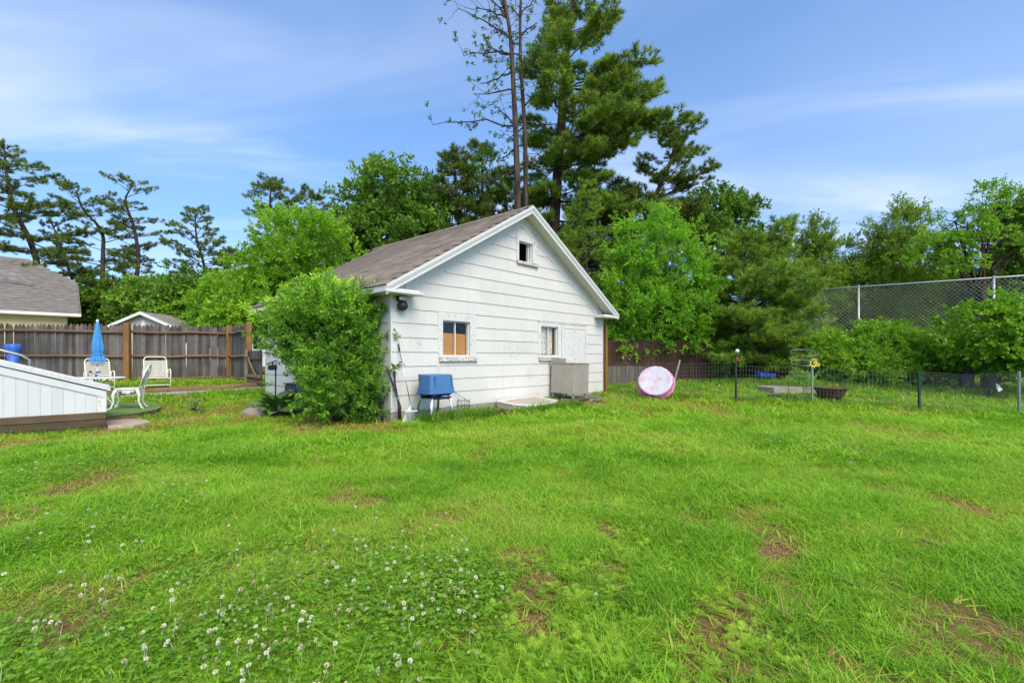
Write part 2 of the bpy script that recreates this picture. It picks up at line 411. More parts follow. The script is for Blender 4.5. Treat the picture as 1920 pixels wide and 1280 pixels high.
cl_ = ga.matrix_basis if False else Matrix.Translation((GX, GY, 0)) @ Matrix.Rotation(GR, 4, 'Z')
tabs.sort(key=lambda q: (cl_ @ M @ Vector((q[0], q[1], 0))-cam.location).length)
rest = MB()
lifted = set(random.sample(range(300), 9))
for i, (x, y, k, dz) in enumerate(tabs):
    tl = Matrix.Translation((x, y, dz*.3+.002))
    if i in lifted: tl = tl @ Matrix.Rotation(-.10, 4, 'X') @ Matrix.Translation((0, 0, .008))
    if i < 300:
        o = P('roof_shingle', tab_protos[k], None, ga); o.matrix_local = M @ tl
    else:
        me = tab_protos[k]; rest.add([v.co for v in me.vertices], [tuple(p.vertices) for p in me.polygons], M @ tl)
P('roof_shingles', rest, m_shing, ga, kind='stuff')
M1 = slope_matrix(1); rest = MB()
for r_ in range(nr):
    for q in range(20): 
        me = tab_protos[(q*3+r_) % 5]; rest.add([v.co for v in me.vertices], [tuple(p.vertices) for p in me.polygons], M1 @ Matrix.Translation((q*.304+(r_ % 2)*.15, r_*.14, .002)))
P('roof_shingles', rest, m_shing, ga, kind='stuff')
cap = MB()
for q in range(27):
    y = -OH+q*.25; zt = rooftop(GW/2)
    cap.add([(GW/2-.15, y, zt-.15*SL+.022), (GW/2, y, zt+.026), (GW/2+.15, y, zt-.15*SL+.022), (GW/2-.15, y+.27, zt-.15*SL+.014), (GW/2, y+.27, zt+.016), (GW/2+.15, y+.27, zt-.15*SL+.014)], [(0,3,4,1),(1,4,5,2),(0,1,2)])
P('ridge_cap', cap, m_shing, ga)
# windows
m_glass, t, b = newmat('window_glass'); b.inputs['Base Color'].default_value = (.9, .95, .95, 1); b.inputs['Roughness'].default_value = .03
tr = N(t, 'ShaderNodeBsdfTransparent'); gl = N(t, 'ShaderNodeBsdfGlossy'); gl.inputs['Roughness'].default_value = .03
ms = N(t, 'ShaderNodeMixShader')
ms.inputs[0].default_value = .03; Lk(t, tr.outputs[0], ms.inputs[1]); Lk(t, gl.outputs[0], ms.inputs[2]); Lk(t, ms.outputs[0], t.nodes['Material Output'].inputs[0])
m_card = simple('cardboard', (.47, .215, .026), (.41, .18, .021), 2, .85)
def window(h, t_, two=True, sill=True, glass=True):
    u0, u1, z0, z1 = h; a, b, c, d = t_
    w = P('window', MB().b2((u0-.03, .02, z0-.03), (u0+.028, .075, z1+.03)).b2((u1-.028, .02, z0-.03), (u1+.03, .075, z1+.03)).b2((u0+.028, .02, z1-.028), (u1-.028, .075, z1+.03)).b2((u0+.028, .02, z0-.03), (u1-.028, .075, z0+.03)), m_trim, ga)
    e = -.03
    P('casing', MB().b2((a, e, c+.09), (u0+.003, .018, d)), m_peel, w, bevel=.003)
    P('casing', MB().b2((u1-.003, e, c+.09), (b, .018, d)), m_peel, w, bevel=.003)
    P('casing', MB().b2((u0+.004, e-.002, z1-.004), (u1-.004, .018, d+.004)), m_peel, w, bevel=.003)
    P('casing', MB().b2((u0+.004, e+.004, c+.09), (u1-.004, .018, z0+.004)), m_peel, w, bevel=.003)
    if sill: P('sill', MB().add([(a+.02, -.065, c+.01), (b+.015, -.065, c+.01), (b+.015, .02, c+.03), (a+.02, .02, c+.03), (a+.02, -.065, c+.065), (b+.015, -.065, c+.065), (b+.015, .02, c+.095), (a+.02, .02, c+.095)], [(0,3,2,1),(4,5,6,7),(0,1,5,4),(1,2,6,5),(2,3,7,6),(3,0,4,7)]), m_sill, w)
    if two:
        m = (u0+u1)/2
        P('muntin', MB().b2((m-.012, .028, z0+.03), (m+.012, .062, z1-.028)), m_trim, w)
        if glass:
            P('pane', MB().b2((u0+.028, .046, z0+.03), (m-.012, .050, z1-.028)), m_glass, w)
            P('pane', MB().b2((m+.012, .046, z0+.03), (u1-.028, .050, z1-.028)), m_glass, w)
    return w
w1 = window(holes[0], trims[0])
P('cardboard_panel', MB().b2((1.19, .10, 1.15), (1.74, .108, 1.69)).b2((1.70, .112, 1.15), (1.97, .12, 1.685)), m_card, w1)
P('seam_board', MB().b2((1.075, -.02, .45), (1.125, -.006, 1.19)), m_peel, ga)
w2 = window(holes[1], (4.27, 5.22, 1.09, 2.05))
m_lace, t, b = newmat('lace_curtain'); b.inputs['Roughness'].default_value = .9
vo = N(t, 'ShaderNodeTexVoronoi'); vo.inputs['Scale'].default_value = 30; Lk(t, pos(t), vo.inputs['Vector'])
v2 = N(t, 'ShaderNodeTexVoronoi'); v2.inputs['Scale'].default_value = 7; Lk(t, pos(t), v2.inputs['Vector'])
col = mixc(t, ramp(t, vo.outputs['Distance'], [(.30, 0.0), (.42, .7)]), (.80, .79, .72), (.30, .30, .26))
col = mixc(t, ramp(t, v2.outputs['Distance'], [(.12, .8), (.2, 0.0)]), col, (.16, .16, .13)); Lk(t, col, b.inputs['Base Color'])
cu = MB(); n = 30
vs = []; 
for i in range(n+1):
    u = 4.38+.60*i/n; w = .10+.012*math.sin(i*1.15)
    vs += [(u, w, 1.27+.012*math.sin(i*.9)), (u, w, 2.0)]
cu.add(vs+[(x, y+.003, z) for x, y, z in vs], [(2*i, 2*i+2, 2*i+3, 2*i+1) for i in range(n)]+[(2*i+1+62, 2*i+3+62, 2*i+2+62, 2*i+62) for i in range(n)])
P('lace_curtain', cu, m_lace, w2)
P('curtain_post', MB().b2((5.0, .13, 1.15), (5.09, .16, 2.02)), simple('red_brown', (.16, .07, .04), rough=.8), w2)
# header board over window and old door, boarded panel
P('header_board', MB().b2((4.27, -.026, 2.055), (6.44, -.004, 2.10)), m_sill, ga)
P('door_panel', MB().b2((5.335, -.022, .32), (5.85, -.003, 1.955)), m_peel, ga, bevel=.004)
P('door_panel', MB().b2((5.858, -.021, .32), (6.375, -.003, 1.955)), m_peel, ga, bevel=.004)
P('door_casing', MB().b2((5.235, -.03, 1.0), (5.33, -.002, 2.05)), m_peel, ga)
P('door_casing', MB().b2((6.38, -.028, .30), (6.44, -.003, 2.05)), m_trim, ga)
P('door_casing', MB().b2((5.335, -.029, 1.96), (6.378, -.003, 2.05)), m_peel, ga)
P('seam_board', MB().b2((4.25, -.018, SB+.02), (4.275, -.004, 1.09)), m_peel, ga)
w3 = window(holes[2], trims[2], two=False)
P('sash_edge', MB().b2((3.56, .10, 3.5), (3.60, .12, 3.93)).b2((3.96, .06, 3.49), (3.99, .12, 3.94)), m_peel, w3)
# flood lights at the corner
fl = T('flood_light', 'black flood light with square top on garage front corner', 'light', gw(.17, -.03, 2.13), GR, 'flood lights on the garage corner')
P('mount_plate', MB().b2((-.10, 0.0, -.06), (.14, .022, .17)), m_trim, fl, bevel=.004)
P('housing', MB().b2((-.09, -.09, .10), (.09, -.002, .19)), m_black, fl, bevel=.008)
P('lamp_face', MB().b2((-.075, -.096, .112), (.075, -.0905, .178)), simple('lamp_lens', (.75, .75, .7), rough=.2), fl)
P('speaker_head', MB().lathe([(.02, -.10), (.085, -.08), (.095, 0), (.085, .03), (.03, .07)], 18, Matrix.Translation((-.0, -.11, .02)) @ Matrix.Rotation(R(65), 4, 'X')), m_black, fl, smooth=True)
P('arm', MB().tube([(0, 0, -.02), (0, -.06, -.01), (0, -.10, .0)], .018, 8), m_black, fl)
fl2 = T('flood_light', 'small black and white flood light under the side eave beside the bush', 'light', gw(-.03, .22, 2.12), GR, 'flood lights on the garage corner')
P('mount_plate', MB().b2((-.004, .06, -.11), (.018, .15, .13)), m_black, fl2)
P('housing', MB().b2((-.13, -.06, -.07), (-.004, .06, .06)), m_trim, fl2, bevel=.008)
P('lamp_face', MB().b2((-.10, -.11, -.045), (-.02, -.061, .045)), m_black, fl2)
P('downspout_stub', MB().b2((-.03, .30, 2.0), (-.0145, .36, 2.36)), m_trim, ga)
# ---------------------------------------------------------------- instancing for foliage (stuff only)
def source_collection(name, meshes):
    c = bpy.data.collections.new(name)
    for i, me in enumerate(meshes):
        o = bpy.data.objects.new('%s_%d' % (name, i), me); c.objects.link(o)
    return c
_groups = {}
def instancer_group(coll):
    if coll.name in _groups: return _groups[coll.name]
    ng = bpy.data.node_groups.new('scatter_'+coll.name, 'GeometryNodeTree')
    ng.interface.new_socket('Geometry', in_out='INPUT', socket_type='NodeSocketGeometry'); ng.interface.new_socket('Geometry', in_out='OUTPUT', socket_type='NodeSocketGeometry')
    gi = N(ng, 'NodeGroupInput'); go = N(ng, 'NodeGroupOutput'); ip = N(ng, 'GeometryNodeInstanceOnPoints')
    ci = N(ng, 'GeometryNodeCollectionInfo'); ci.inputs['Collection'].default_value = coll; ci.inputs['Separate Children'].default_value = True; ci.inputs['Reset Children'].default_value = True
    def at(nm, ty): n = N(ng, 'GeometryNodeInputNamedAttribute', data_type=ty); n.inputs[0].default_value = nm; return n.outputs[0]
    Lk(ng, gi.outputs[0], ip.inputs['Points']); Lk(ng, ci.outputs[0], ip.inputs['Instance']); ip.inputs['Pick Instance'].default_value = True
    Lk(ng, at('idx', 'INT'), ip.inputs['Instance Index'])
    e2r = N(ng, 'FunctionNodeEulerToRotation'); Lk(ng, at('rot', 'FLOAT_VECTOR'), e2r.inputs[0]); Lk(ng, e2r.outputs[0], ip.inputs['Rotation'])
    Lk(ng, at('scl', 'FLOAT'), ip.inputs['Scale']); Lk(ng, ip.outputs[0], go.inputs[0])
    _groups[coll.name] = ng; return ng
def scatter(name, coll, p, rot, scl, tint, parent=None, idx=None):
    p = np.asarray(p, float); n = len(p)
    me = bpy.data.meshes.new(name); me.vertices.add(n); me.vertices.foreach_set('co', p.astype(np.float32).ravel())
    if idx is None: idx = rng.integers(0, len(coll.objects), n)
    for nm, ty, key, val in (('rot', 'FLOAT_VECTOR', 'vector', rot), ('scl', 'FLOAT', 'value', scl), ('tint', 'FLOAT', 'value', tint), ('idx', 'INT', 'value', idx)):
        a = me.attributes.new(nm, ty, 'POINT'); a.data.foreach_set(key, np.asarray(val, np.int32 if ty == 'INT' else np.float32).ravel())
    o = bpy.data.objects.new(name, me); C.objects.link(o); o['kind'] = 'stuff'
    if parent: o.parent = parent
    md = o.modifiers.new('scatter', 'NODES'); md.node_group = instancer_group(coll)
    return o
def leafmesh(name, quads, mat):
    """quads: list of (verts, faces); keeps one random value per leaf"""
    v = []; f = []; lr = []
    for vs, fs in quads:
        b = len(v); v += vs; f += [tuple(i+b for i in q) for q in fs]; lr += [random.random()]*len(vs)
    me = bpy.data.meshes.new(name); me.from_pydata(v, [], f); me.materials.append(mat)
    a = me.attributes.new('leafrand', 'FLOAT', 'POINT'); a.data.foreach_set('value', lr); return me
def aim(d, roll=None):
    """euler angles that turn +X onto the directions d"""
    d = np.asarray(d, float); d = d/np.maximum(np.linalg.norm(d, axis=1, keepdims=True), 1e-9)
    roll = rng.uniform(0, 6.283, len(d)) if roll is None else roll
    return np.stack([roll, -np.arcsin(np.clip(d[:, 2], -1, 1)), np.arctan2(d[:, 1], d[:, 0])], 1)

# ---------------------------------------------------------------- ground
def onground(px, py):
    d = 8.
    for _ in range(12): d = (CAMH-G((px-960)/900*d, d))*900/(py-669)
    return (px-960)/900*d, d
# bare and dry spots seen in the lawn: px, py, half-width px, half-height px, strength
SPOTS = [(905,855,22,14,1),(150,913,50,14,.9),(105,1182,75,38,.75),(235,1105,45,24,.8),(975,1055,60,22,.55),(1150,1005,50,18,.7),(985,1175,70,36,.85),
 (1465,1030,50,14,.8),(1800,948,42,9,.8),(1790,1165,110,60,.42),(1340,1180,80,34,.85),(860,1210,60,30,.7),(350,790,60,14,1),(415,772,40,12,1),(335,768,30,8,.9),
 (620,797,120,11,1),(1340,746,34,8,.95),(1165,738,35,7,.7),(930,775,34,10,1),(1085,748,25,7,.8),(15,835,60,10,.8),(215,806,50,7,.8),(495,752,40,10,.9),(1200,770,30,7,.5),
 (1620,800,60,8,.45),(1700,815,70,8,.4),(1150,1090,60,20,.45),(1400,1150,50,25,.6),(760,1010,40,12,.35),(1880,1180,60,40,.5),(1470,1090,60,25,.4),(1560,1240,70,30,.5),
 (1290,1240,60,30,.6),(1010,1110,60,20,.6),(690,800,80,8,.8),(20,985,40,14,.6),(540,1240,60,18,.35),(1740,1010,60,14,.4),(1090,930,60,14,.3),(420,1000,60,16,.25)]
sp = []
for px, py, hw, hh, s_ in SPOTS:
    x, y = onground(px, py); d2 = (CAMH-.05)*900/max(py+hh-669, 20); sp.append((x, y, hw/900*y, max(abs(y-d2)*1.25, .10), min(s_*1.2, 1)))
sp = np.array(sp)
def vnoise(x, y, f, seed=0):
    """cheap smooth value noise, vectorised"""
    x = x*f+seed*17.3; y = y*f-seed*9.7; xi = np.floor(x); yi = np.floor(y); fx = x-xi; fy = y-yi
    h = lambda a, b: np.modf(np.abs(np.sin(a*127.1+b*311.7+seed)*43758.5453))[0]
    fx = fx*fx*(3-2*fx); fy = fy*fy*(3-2*fy)
    return (h(xi, yi)*(1-fx)+h(xi+1, yi)*fx)*(1-fy)+(h(xi, yi+1)*(1-fx)+h(xi+1, yi+1)*fx)*fy
def bare(x, y):
    m = np.zeros_like(x)
    w = 1+.9*(vnoise(x, y, 5, 1)-.5)+.7*(vnoise(x, y, 14, 2)-.5)
    for a, b, rx, ry, s_ in sp:
        m = np.maximum(m, s_*(1-sstep(.45, 1.25, np.sqrt(((x-a)/rx)**2+((y-b)/ry)**2)*w)))
    n = vnoise(x, y, 1.3, 5)*.6+vnoise(x, y, 4.1, 6)*.4
    return np.clip(np.maximum(m, .55*sstep(.66, .80, n)), 0, 1)
xs = np.concatenate([[-1500, -500, -200, -90, -50], np.arange(-30, 30.01, .3), [50, 90, 200, 500, 1500]])
ys = np.concatenate([[-1500, -300, -60, -20, -8], np.arange(-2, 34.01, .3), [45, 70, 120, 300, 1500]])
XX, YY = np.meshgrid(xs, ys); ZZ = g(XX, YY)
nx, ny = len(xs), len(ys)
gm = bpy.data.meshes.new('lawn'); idx = np.arange(nx*ny).reshape(ny, nx)
quads = np.stack([idx[:-1, :-1], idx[:-1, 1:], idx[1:, 1:], idx[1:, :-1]], -1).reshape(-1, 4)
gm.from_pydata(np.stack([XX, YY, ZZ], -1).reshape(-1, 3).tolist(), [], quads.tolist()); gm.polygons.foreach_set('use_smooth', [True]*len(gm.polygons))
m_soil, t, b = newmat('soil_and_thatch'); b.inputs['Roughness'].default_value = .95; b.inputs['Specular IOR Level'].default_value = .1
n1 = nz(t, pos(t), 1.7, 6, .6); n2 = nz(t, pos(t), 38, 5, .7); n3 = nz(t, pos(t), 7, 5, .6)
col = ramp(t, n2, [(.3, (.09, .055, .028)), (.5, (.22, .125, .060)), (.72, (.36, .215, .11))])
col = mixc(t, ramp(t, n3, [(.50, .0), (.66, .7)]), col, (.13, .15, .03))
col = mixc(t, ramp(t, n1, [(.45, 0.0), (.7, .35)]), col, (.28, .15, .065)); Lk(t, col, b.inputs['Base Color']); bump(t, b, n2, .9, .02)
gm.materials.append(m_soil)
lawn = bpy.data.objects.new('lawn', gm); C.objects.link(lawn); lawn['kind'] = 'structure'

# ---------------------------------------------------------------- grass
m_grass = leafmat('grass_blade', [(0, (.115, .245, .017)), (.4, (.242, .485, .030)), (.68, (.355, .61, .042)), (.85, (.50, .56, .09)), (1, (.45, .28, .12))], .45, .55, .25)
m_long = leafmat('long_grass_blade', [(0, (.045, .13, .010)), (.5, (.11, .28, .018)), (.85, (.19, .38, .026)), (1, (.4, .34, .10))], .42, .5, .3)
def blade(x, y, h, w, lean, az, curl):
    dx, dy = math.cos(az), math.sin(az); px_, py_ = -dy*w/2, dx*w/2; vs = []
    for i, s_ in enumerate((0, .4, .75, 1)):
        r = lean*h*s_+curl*h*s_*s_; z = h*s_*(1-.35*curl*s_)
        wd = (1, .9, .6, 0)[i]
        c = (x+dx*r, y+dy*r, z)
        if i < 3: vs += [(c[0]-px_*wd, c[1]-py_*wd, c[2]), (c[0]+px_*wd, c[1]+py_*wd, c[2])]
        else: vs.append(c)
    return vs, [(0, 1, 3, 2), (2, 3, 5, 4), (4, 5, 6)]
def tuft(n, rad, hmin, hmax, w, seed, mat, lean=.8):
    r = random.Random(seed); q = []
    for _ in range(n):
        a = r.uniform(0, 6.283); rr = rad*math.sqrt(r.random()); h = r.uniform(hmin, hmax)
        q.append(blade(rr*math.cos(a), rr*math.sin(a), h, w*r.uniform(.7, 1.3), abs(r.gauss(0, lean)), r.uniform(0, 6.283), r.uniform(.1, .9)))
    return leafmesh('tuft', q, mat)
near_c = source_collection('lawn_tuft_near', [tuft(36, .085, .016, .050, .0040, 10+i, m_grass, 1.5) for i in range(6)])
mid_c = source_collection('lawn_tuft_mid', [tuft(38, .15, .022, .058, .0072, 20+i, m_grass, 1.4) for i in range(5)])
far_c = source_collection('lawn_tuft_far', [tuft(40, .26, .035, .08, .014, 30+i, m_grass, 1.2) for i in range(4)])
long_c = source_collection('long_tuft', [tuft(26, .10, .12, .30, .009, 40+i, m_long, .55) for i in range(4)])
straw_c = source_collection('dry_tuft', [tuft(22, .12, .01, .035, .005, 50+i, m_grass, 1.8) for i in range(4)])
SLAB = [(-7.40, 8.75), (-7.22, 9.3), (-7.30, 9.85), (-7.62, 10.45), (-8.64, 11.55), (-9.8, 11.2), (-10.6, 9.9), (-9.2, 8.8), (-8.0, 8.4)]
PAD = [(-6.72, 7.98), (-6.42, 8.15), (-6.46, 8.55), (-6.72, 8.86), (-7.1, 8.95), (-7.42, 8.72)]
def inpoly(x, y, poly, grow=0):
    c = np.mean(poly, axis=0); P_ = [tuple(np.array(p)+(np.array(p)-c)/np.linalg.norm(np.array(p)-c)*grow) for p in poly]
    k = np.zeros(np.shape(x), bool); n = len(P_)
    for i in range(n):
        (x0, y0), (x1, y1) = P_[i], P_[(i+1) % n]
        k ^= ((y0 > y) != (y1 > y)) & (x < (x1-x0)*(y-y0)/(y1-y0+1e-12)+x0)
    return k
def infoot(x, y, m=.0):
    """inside the garage, the bulkhead, the patio slab or the walk: no grass"""
    u = (x-GX)*.668+(y-GY)*.744; v = -(x-GX)*.744+(y-GY)*.668
    k = (u > -.02-m) & (u < GW+m) & (v > -m) & (v < GL+m)
    bu = -(x+6.72)*.755-(y-7.94)*.656; bv = -(x+6.72)*.656+(y-7.94)*.755
    k |= (bu > -.06) & (bu < 4) & (bv > -.04) & (bv < 1.5)
    k |= inpoly(x, y, SLAB, .05)
    k |= inpoly(x, y, PAD, .04)
    k |= ((x+4.85)**2+(y-9.95)**2 < .36) | (((x-1.75)**2+(y-11.95)**2) < .55)
    wy = 12.15+(x+10.2)*.45
    k |= (x > -14) & (x < -6.6) & (y > wy-.45) & (y < wy+.02)
    return k
def field(n, y0, y1, dens_fn=None, lat=1.16):
    """random points in the wedge of lawn that can be seen (with a margin either side)"""
    y = np.sqrt(rng.uniform(0, 1, n)*(y1*y1-y0*y0)+y0*y0); x = rng.uniform(-1, 1, n)*(y*lat+2.4); return x, y
def lawn_scatter(name, coll, n, y0, y1, s0, s1, base=.5):
    x, y = field(n, y0, y1); b_ = bare(x, y); k = (rng.uniform(0, 1, n) > b_*1.15) & ~infoot(x, y); x, y, b_ = x[k], y[k], b_[k]
    m = len(x)
    tn = base-.03+.42*(vnoise(x, y, .9, 3)-.5)+.34*(vnoise(x, y, 3.3, 4)-.5)+rng.normal(0, .13, m)+.30*b_+.20*sstep(.58, .85, vnoise(x, y, .55, 11)*.6+vnoise(x, y, 2.2, 12)*.4)
    sc = (rng.uniform(s0, s1, m))*(1-.6*b_)*(.78+.5*vnoise(x, y, 1.7, 8))
    rot = np.stack([rng.normal(0, .12, m), rng.normal(0, .12, m), rng.uniform(0, 6.283, m)], 1)
    return scatter(name, coll, np.stack([x, y, g(x, y)-.004], 1), rot, sc, np.clip(tn, .02, .86))
lawn_scatter('grass_near', near_c, 21000, 1.35, 3.6, .68, 1.2)
lawn_scatter('grass_near', near_c, 19500, 3.6, 5.6, .85, 1.4)
lawn_scatter('grass_mid', mid_c, 17000, 5.4, 9.2, .9, 1.5, .53)
lawn_scatter('grass_far', far_c, 17000, 9.0, 21, .9, 1.45, .55)
# dry straw on the bare spots
x, y = field(72000, 1.5, 13); b_ = bare(x, y); k = (rng.uniform(0, 1, len(x)) < b_*.33) & ~infoot(x, y); x, y = x[k], y[k]; m = len(x)
scatter('dry_grass', straw_c, np.stack([x, y, g(x, y)], 1), np.stack([rng.normal(0, .1, m), rng.normal(0, .1, m), rng.uniform(0, 6.28, m)], 1), rng.uniform(.7, 1.3, m)*(1+y*.06), np.clip(rng.normal(.93, .10, m), .5, 1))
# taller uncut grass: fence line, garage foot, weeds round the chairs and the shower tray, under the hedge
def strip(pts, width, n):
    P_ = np.array(pts, float); seg = np.linalg.norm(np.diff(P_, axis=0), axis=1); cum = np.concatenate([[0], np.cumsum(seg)])
    s_ = rng.uniform(0, cum[-1], n); i = np.clip(np.searchsorted(cum, s_)-1, 0, len(seg)-1); f = ((s_-cum[i])/seg[i])[:, None]
    p = P_[i]*(1-f)+P_[i+1]*f; return p[:, 0]+rng.normal(0, width, n), p[:, 1]+rng.normal(0, width, n)
FENCE = [(2.95, 14.25), (5.37, 11.5), (7.13, 11.4), (8.88, 10.45), (10.05, 9.5), (12.2, 8.0)]
gxy = lambda u, v: tuple(gw(u, v)[:2])
X_, Y_, S_ = [], [], []
for pts, wd, n, s0, s1 in ((FENCE[1:], .22, 800, .32, .66), (FENCE[:2], .16, 160, .35, .7), ([gxy(.55, -.62), gxy(1.75, -.66)], .17, 270, .5, 1.1), ([gxy(2.6, -1.0), gxy(4.5, -1.15)], .15, 240, .4, .95), ([gxy(.3, -.12), gxy(7.2, -.12)], .06, 230, .25, .6),
                       ([(6.5, 12.6), (9.5, 12.2)], .5, 300, .25, .5), ([(6.9, 14.2), (11.5, 12.6)], .4, 360, .5, 1.0), ([(-13, 12.9), (-7.5, 14.2)], .3, 160, .4, .8), ([(-6.9, 7.75), (-8.2, 6.7)], .10, 120, .3, .6), ([(4.4, 14.6), (9, 15.2)], .5, 260, .4, .8)):
    a, b_ = strip(pts, wd, n); X_.append(a); Y_.append(b_); S_.append(rng.uniform(s0, s1, n))
x, y, s_ = map(np.concatenate, (X_, Y_, S_)); k = ~infoot(x, y); x, y, s_ = x[k], y[k], s_[k]; m = len(x)
scatter('uncut_grass', long_c, np.stack([x, y, g(x, y)-.01], 1), np.stack([rng.normal(0, .15, m), rng.normal(0, .15, m), rng.uniform(0, 6.28, m)], 1), s_, np.clip(rng.normal(.55, .2, m), 0, 1))

# ---------------------------------------------------------------- clover and feathery weeds
m_clover = leafmat('clover_leaf', [(0, (.10, .21, .016)), (.5, (.19, .38, .026)), (1, (.27, .47, .04))], .42, .5)
def disc(c, r, nrm, n=6):
    nrm = Vector(nrm).normalized(); a = nrm.orthogonal().normalized(); b_ = nrm.cross(a)
    vs = [tuple(Vector(c)+a*(r*math.cos(6.283*k/n))+b_*(r*math.sin(6.283*k/n))) for k in range(n)]
    return vs, [tuple(range(n))]
def clover_patch(seed):
    r = random.Random(seed); q = []
    for _ in range(18):
        x, y, h = r.gauss(0, .10), r.gauss(0, .10), r.uniform(.025, .06); az = r.uniform(0, 6.28); tl = Vector((r.gauss(0, .35), r.gauss(0, .35), 1))
        q.append(blade(x, y, h, .002, .1, az, 0))
        for k in range(3):
            w = az+k*2.094; R_ = r.uniform(.005, .0085); q.append(disc((x+math.cos(w)*R_*1.05, y+math.sin(w)*R_*1.05, h+r.uniform(-.002, .003)), R_, (tl.x+math.cos(w)*.25, tl.y+math.sin(w)*.25, 1)))
    return leafmesh('clover', q, m_clover)
clover_c = source_collection('clover_patch', [clover_patch(i) for i in range(4)])
def blobs(spec, jit=1):
    X_, Y_ = [], []
    for px, py, hw, hh, n in spec:
        x, y = onground(px, py); d2 = (CAMH-.03)*900/max(py+hh-669, 20)
        X_.append(x+rng.normal(0, hw/900*y*.75, n)); Y_.append(y+rng.normal(0, max(abs(y-d2), .1)*1.0, n))
    return np.concatenate(X_), np.concatenate(Y_)
CL = [(520,1150,340,130,240),(120,1010,160,90,130),(60,1200,120,80,80),(700,1120,140,80,120),(380,1240,200,60,100),(120,890,120,25,200),(860,1140,90,60,160),(1160,745,60,14,120),(1500,850,200,30,200)]
x, y = blobs(CL); k = (y > 1.4) & ~infoot(x, y) & (bare(x, y) < .6); x, y = x[k], y[k]; m = len(x)
scatter('clover', clover_c, np.stack([x, y, g(x, y)], 1), np.stack([rng.normal(0, .1, m), rng.normal(0, .1, m), rng.uniform(0, 6.28, m)], 1), rng.uniform(.6, 1.0, m)*(1+.03*y), np.clip(rng.normal(.5, .2, m), 0, 1))
m_flower = leafmat('clover_flower', [(0, (.46, .40, .24)), (.4, (.66, .63, .47)), (1, (.76, .75, .62))], .2, .7, .1)
def flower(seed):
    r = random.Random(seed); q = [blade(0, 0, .085, .003, .12, r.uniform(0, 6), .1)]
    for i in range(46):
        z = 1-2*(i+.5)/46
        if z < -.75: continue
        w = i*2.39996; s_ = math.sqrt(1-z*z); d = Vector((s_*math.cos(w), s_*math.sin(w), z+.25)).normalized()
        c = Vector((.010, 0, .086)); a = d.orthogonal().normalized()*.0022; e = c+d*r.uniform(.009, .013); bs = c+d*.003
        q.append(([tuple(bs-a), tuple(bs+a), tuple(e+a*.8), tuple(e-a*.8)], [(0, 1, 2, 3)]))
    return leafmesh('clover_flower', q, m_flower)
flower_c = source_collection('clover_flower', [flower(i) for i in range(4)])
FL = [(560,1190,260,100,150),(700,1080,150,90,50),(440,1235,180,45,45),(110,1010,160,100,70),(60,1180,90,60,34),(840,1090,40,50,16),(790,1180,80,70,32),(330,920,120,25,24),(1150,750,60,12,70),(1490,835,160,22,60),(1240,700+42,50,8,20),(600,1010,200,40,20),(60,890,60,12,14)]
x, y = blobs(FL); k = (y > 1.4) & ~infoot(x, y); x, y = x[k], y[k]; m = len(x)
scatter('clover_flowers', flower_c, np.stack([x, y, g(x, y)+.008], 1), np.stack([rng.normal(0, .2, m), rng.normal(0, .2, m), rng.uniform(0, 6.28, m)], 1), rng.uniform(.48, .95, m)*(1+.05*np.maximum(y-3.5, 0)), rng.uniform(0, 1, m))
m_weed = leafmat('feathery_weed', [(0, (.20, .36, .020)), (.5, (.33, .52, .03)), (1, (.42, .60, .05))], .35, .55)
def weed(seed):
    """a low rosette of finely divided leaves"""
    r = random.Random(seed); q = []
    for _ in range(9):
        az = r.uniform(0, 6.28); L_ = r.uniform(.06, .12); el = r.uniform(.15, .9)
        ax = Vector((math.cos(az)*math.cos(el), math.sin(az)*math.cos(el), math.sin(el))); sd = Vector((-math.sin(az), math.cos(az), 0))
        for i in range(6):
            s_ = .25+.75*i/5; c = ax*L_*s_+Vector((0, 0, -.25*L_*s_*s_+.01))
            for sg in (-1, 1):
                l2 = .028*(1.15-abs(s_-.55)); d = (sd*sg+ax*.55).normalized()
                for j in range(3):
                    o_ = c+d*l2*(j/3); dd = (d+ax*(.7-.5*j)*1).normalized()*l2*.55; n_ = Vector((0, 0, 1)).cross(dd).normalized()*.0032
                    q.append(([tuple(o_), tuple(o_+dd*.5+n_), tuple(o_+dd+Vector((0, 0, .002))), tuple(o_+dd*.5-n_)], [(0, 1, 2, 3)]))
    return leafmesh('weed', q, m_weed)
weed_c = source_collection('feathery_weed', [weed(i) for i in range(4)])
WD = [(1130,1240,130,40,90),(1240,1230,90,40,60),(1120,1110,70,30,45),(960,1120,80,40,35),(860,1250,90,30,60),(1230,990,70,22,60),(1180,960,60,15,40),(1380,1190,60,40,40),(1080,1180,80,40,50),(1480,1210,80,30,30),(940,1230,80,30,40),(1190,1040,40,20,24),(700,1230,70,30,30),(1650,1170,90,50,30),(520,1000,120,40,20)]
x, y = blobs(WD); k = (y > 1.4) & (rng.uniform(0, 1, len(x)) < .6); x, y = x[k], y[k]; m = len(x)
scatter('feathery_weeds', weed_c, np.stack([x, y, g(x, y)+.012], 1), np.stack([rng.normal(0, .2, m), rng.normal(0, .2, m), rng.uniform(0, 6.28, m)], 1), rng.uniform(.28, .62, m), np.clip(rng.normal(.40, .26, m), 0, 1))
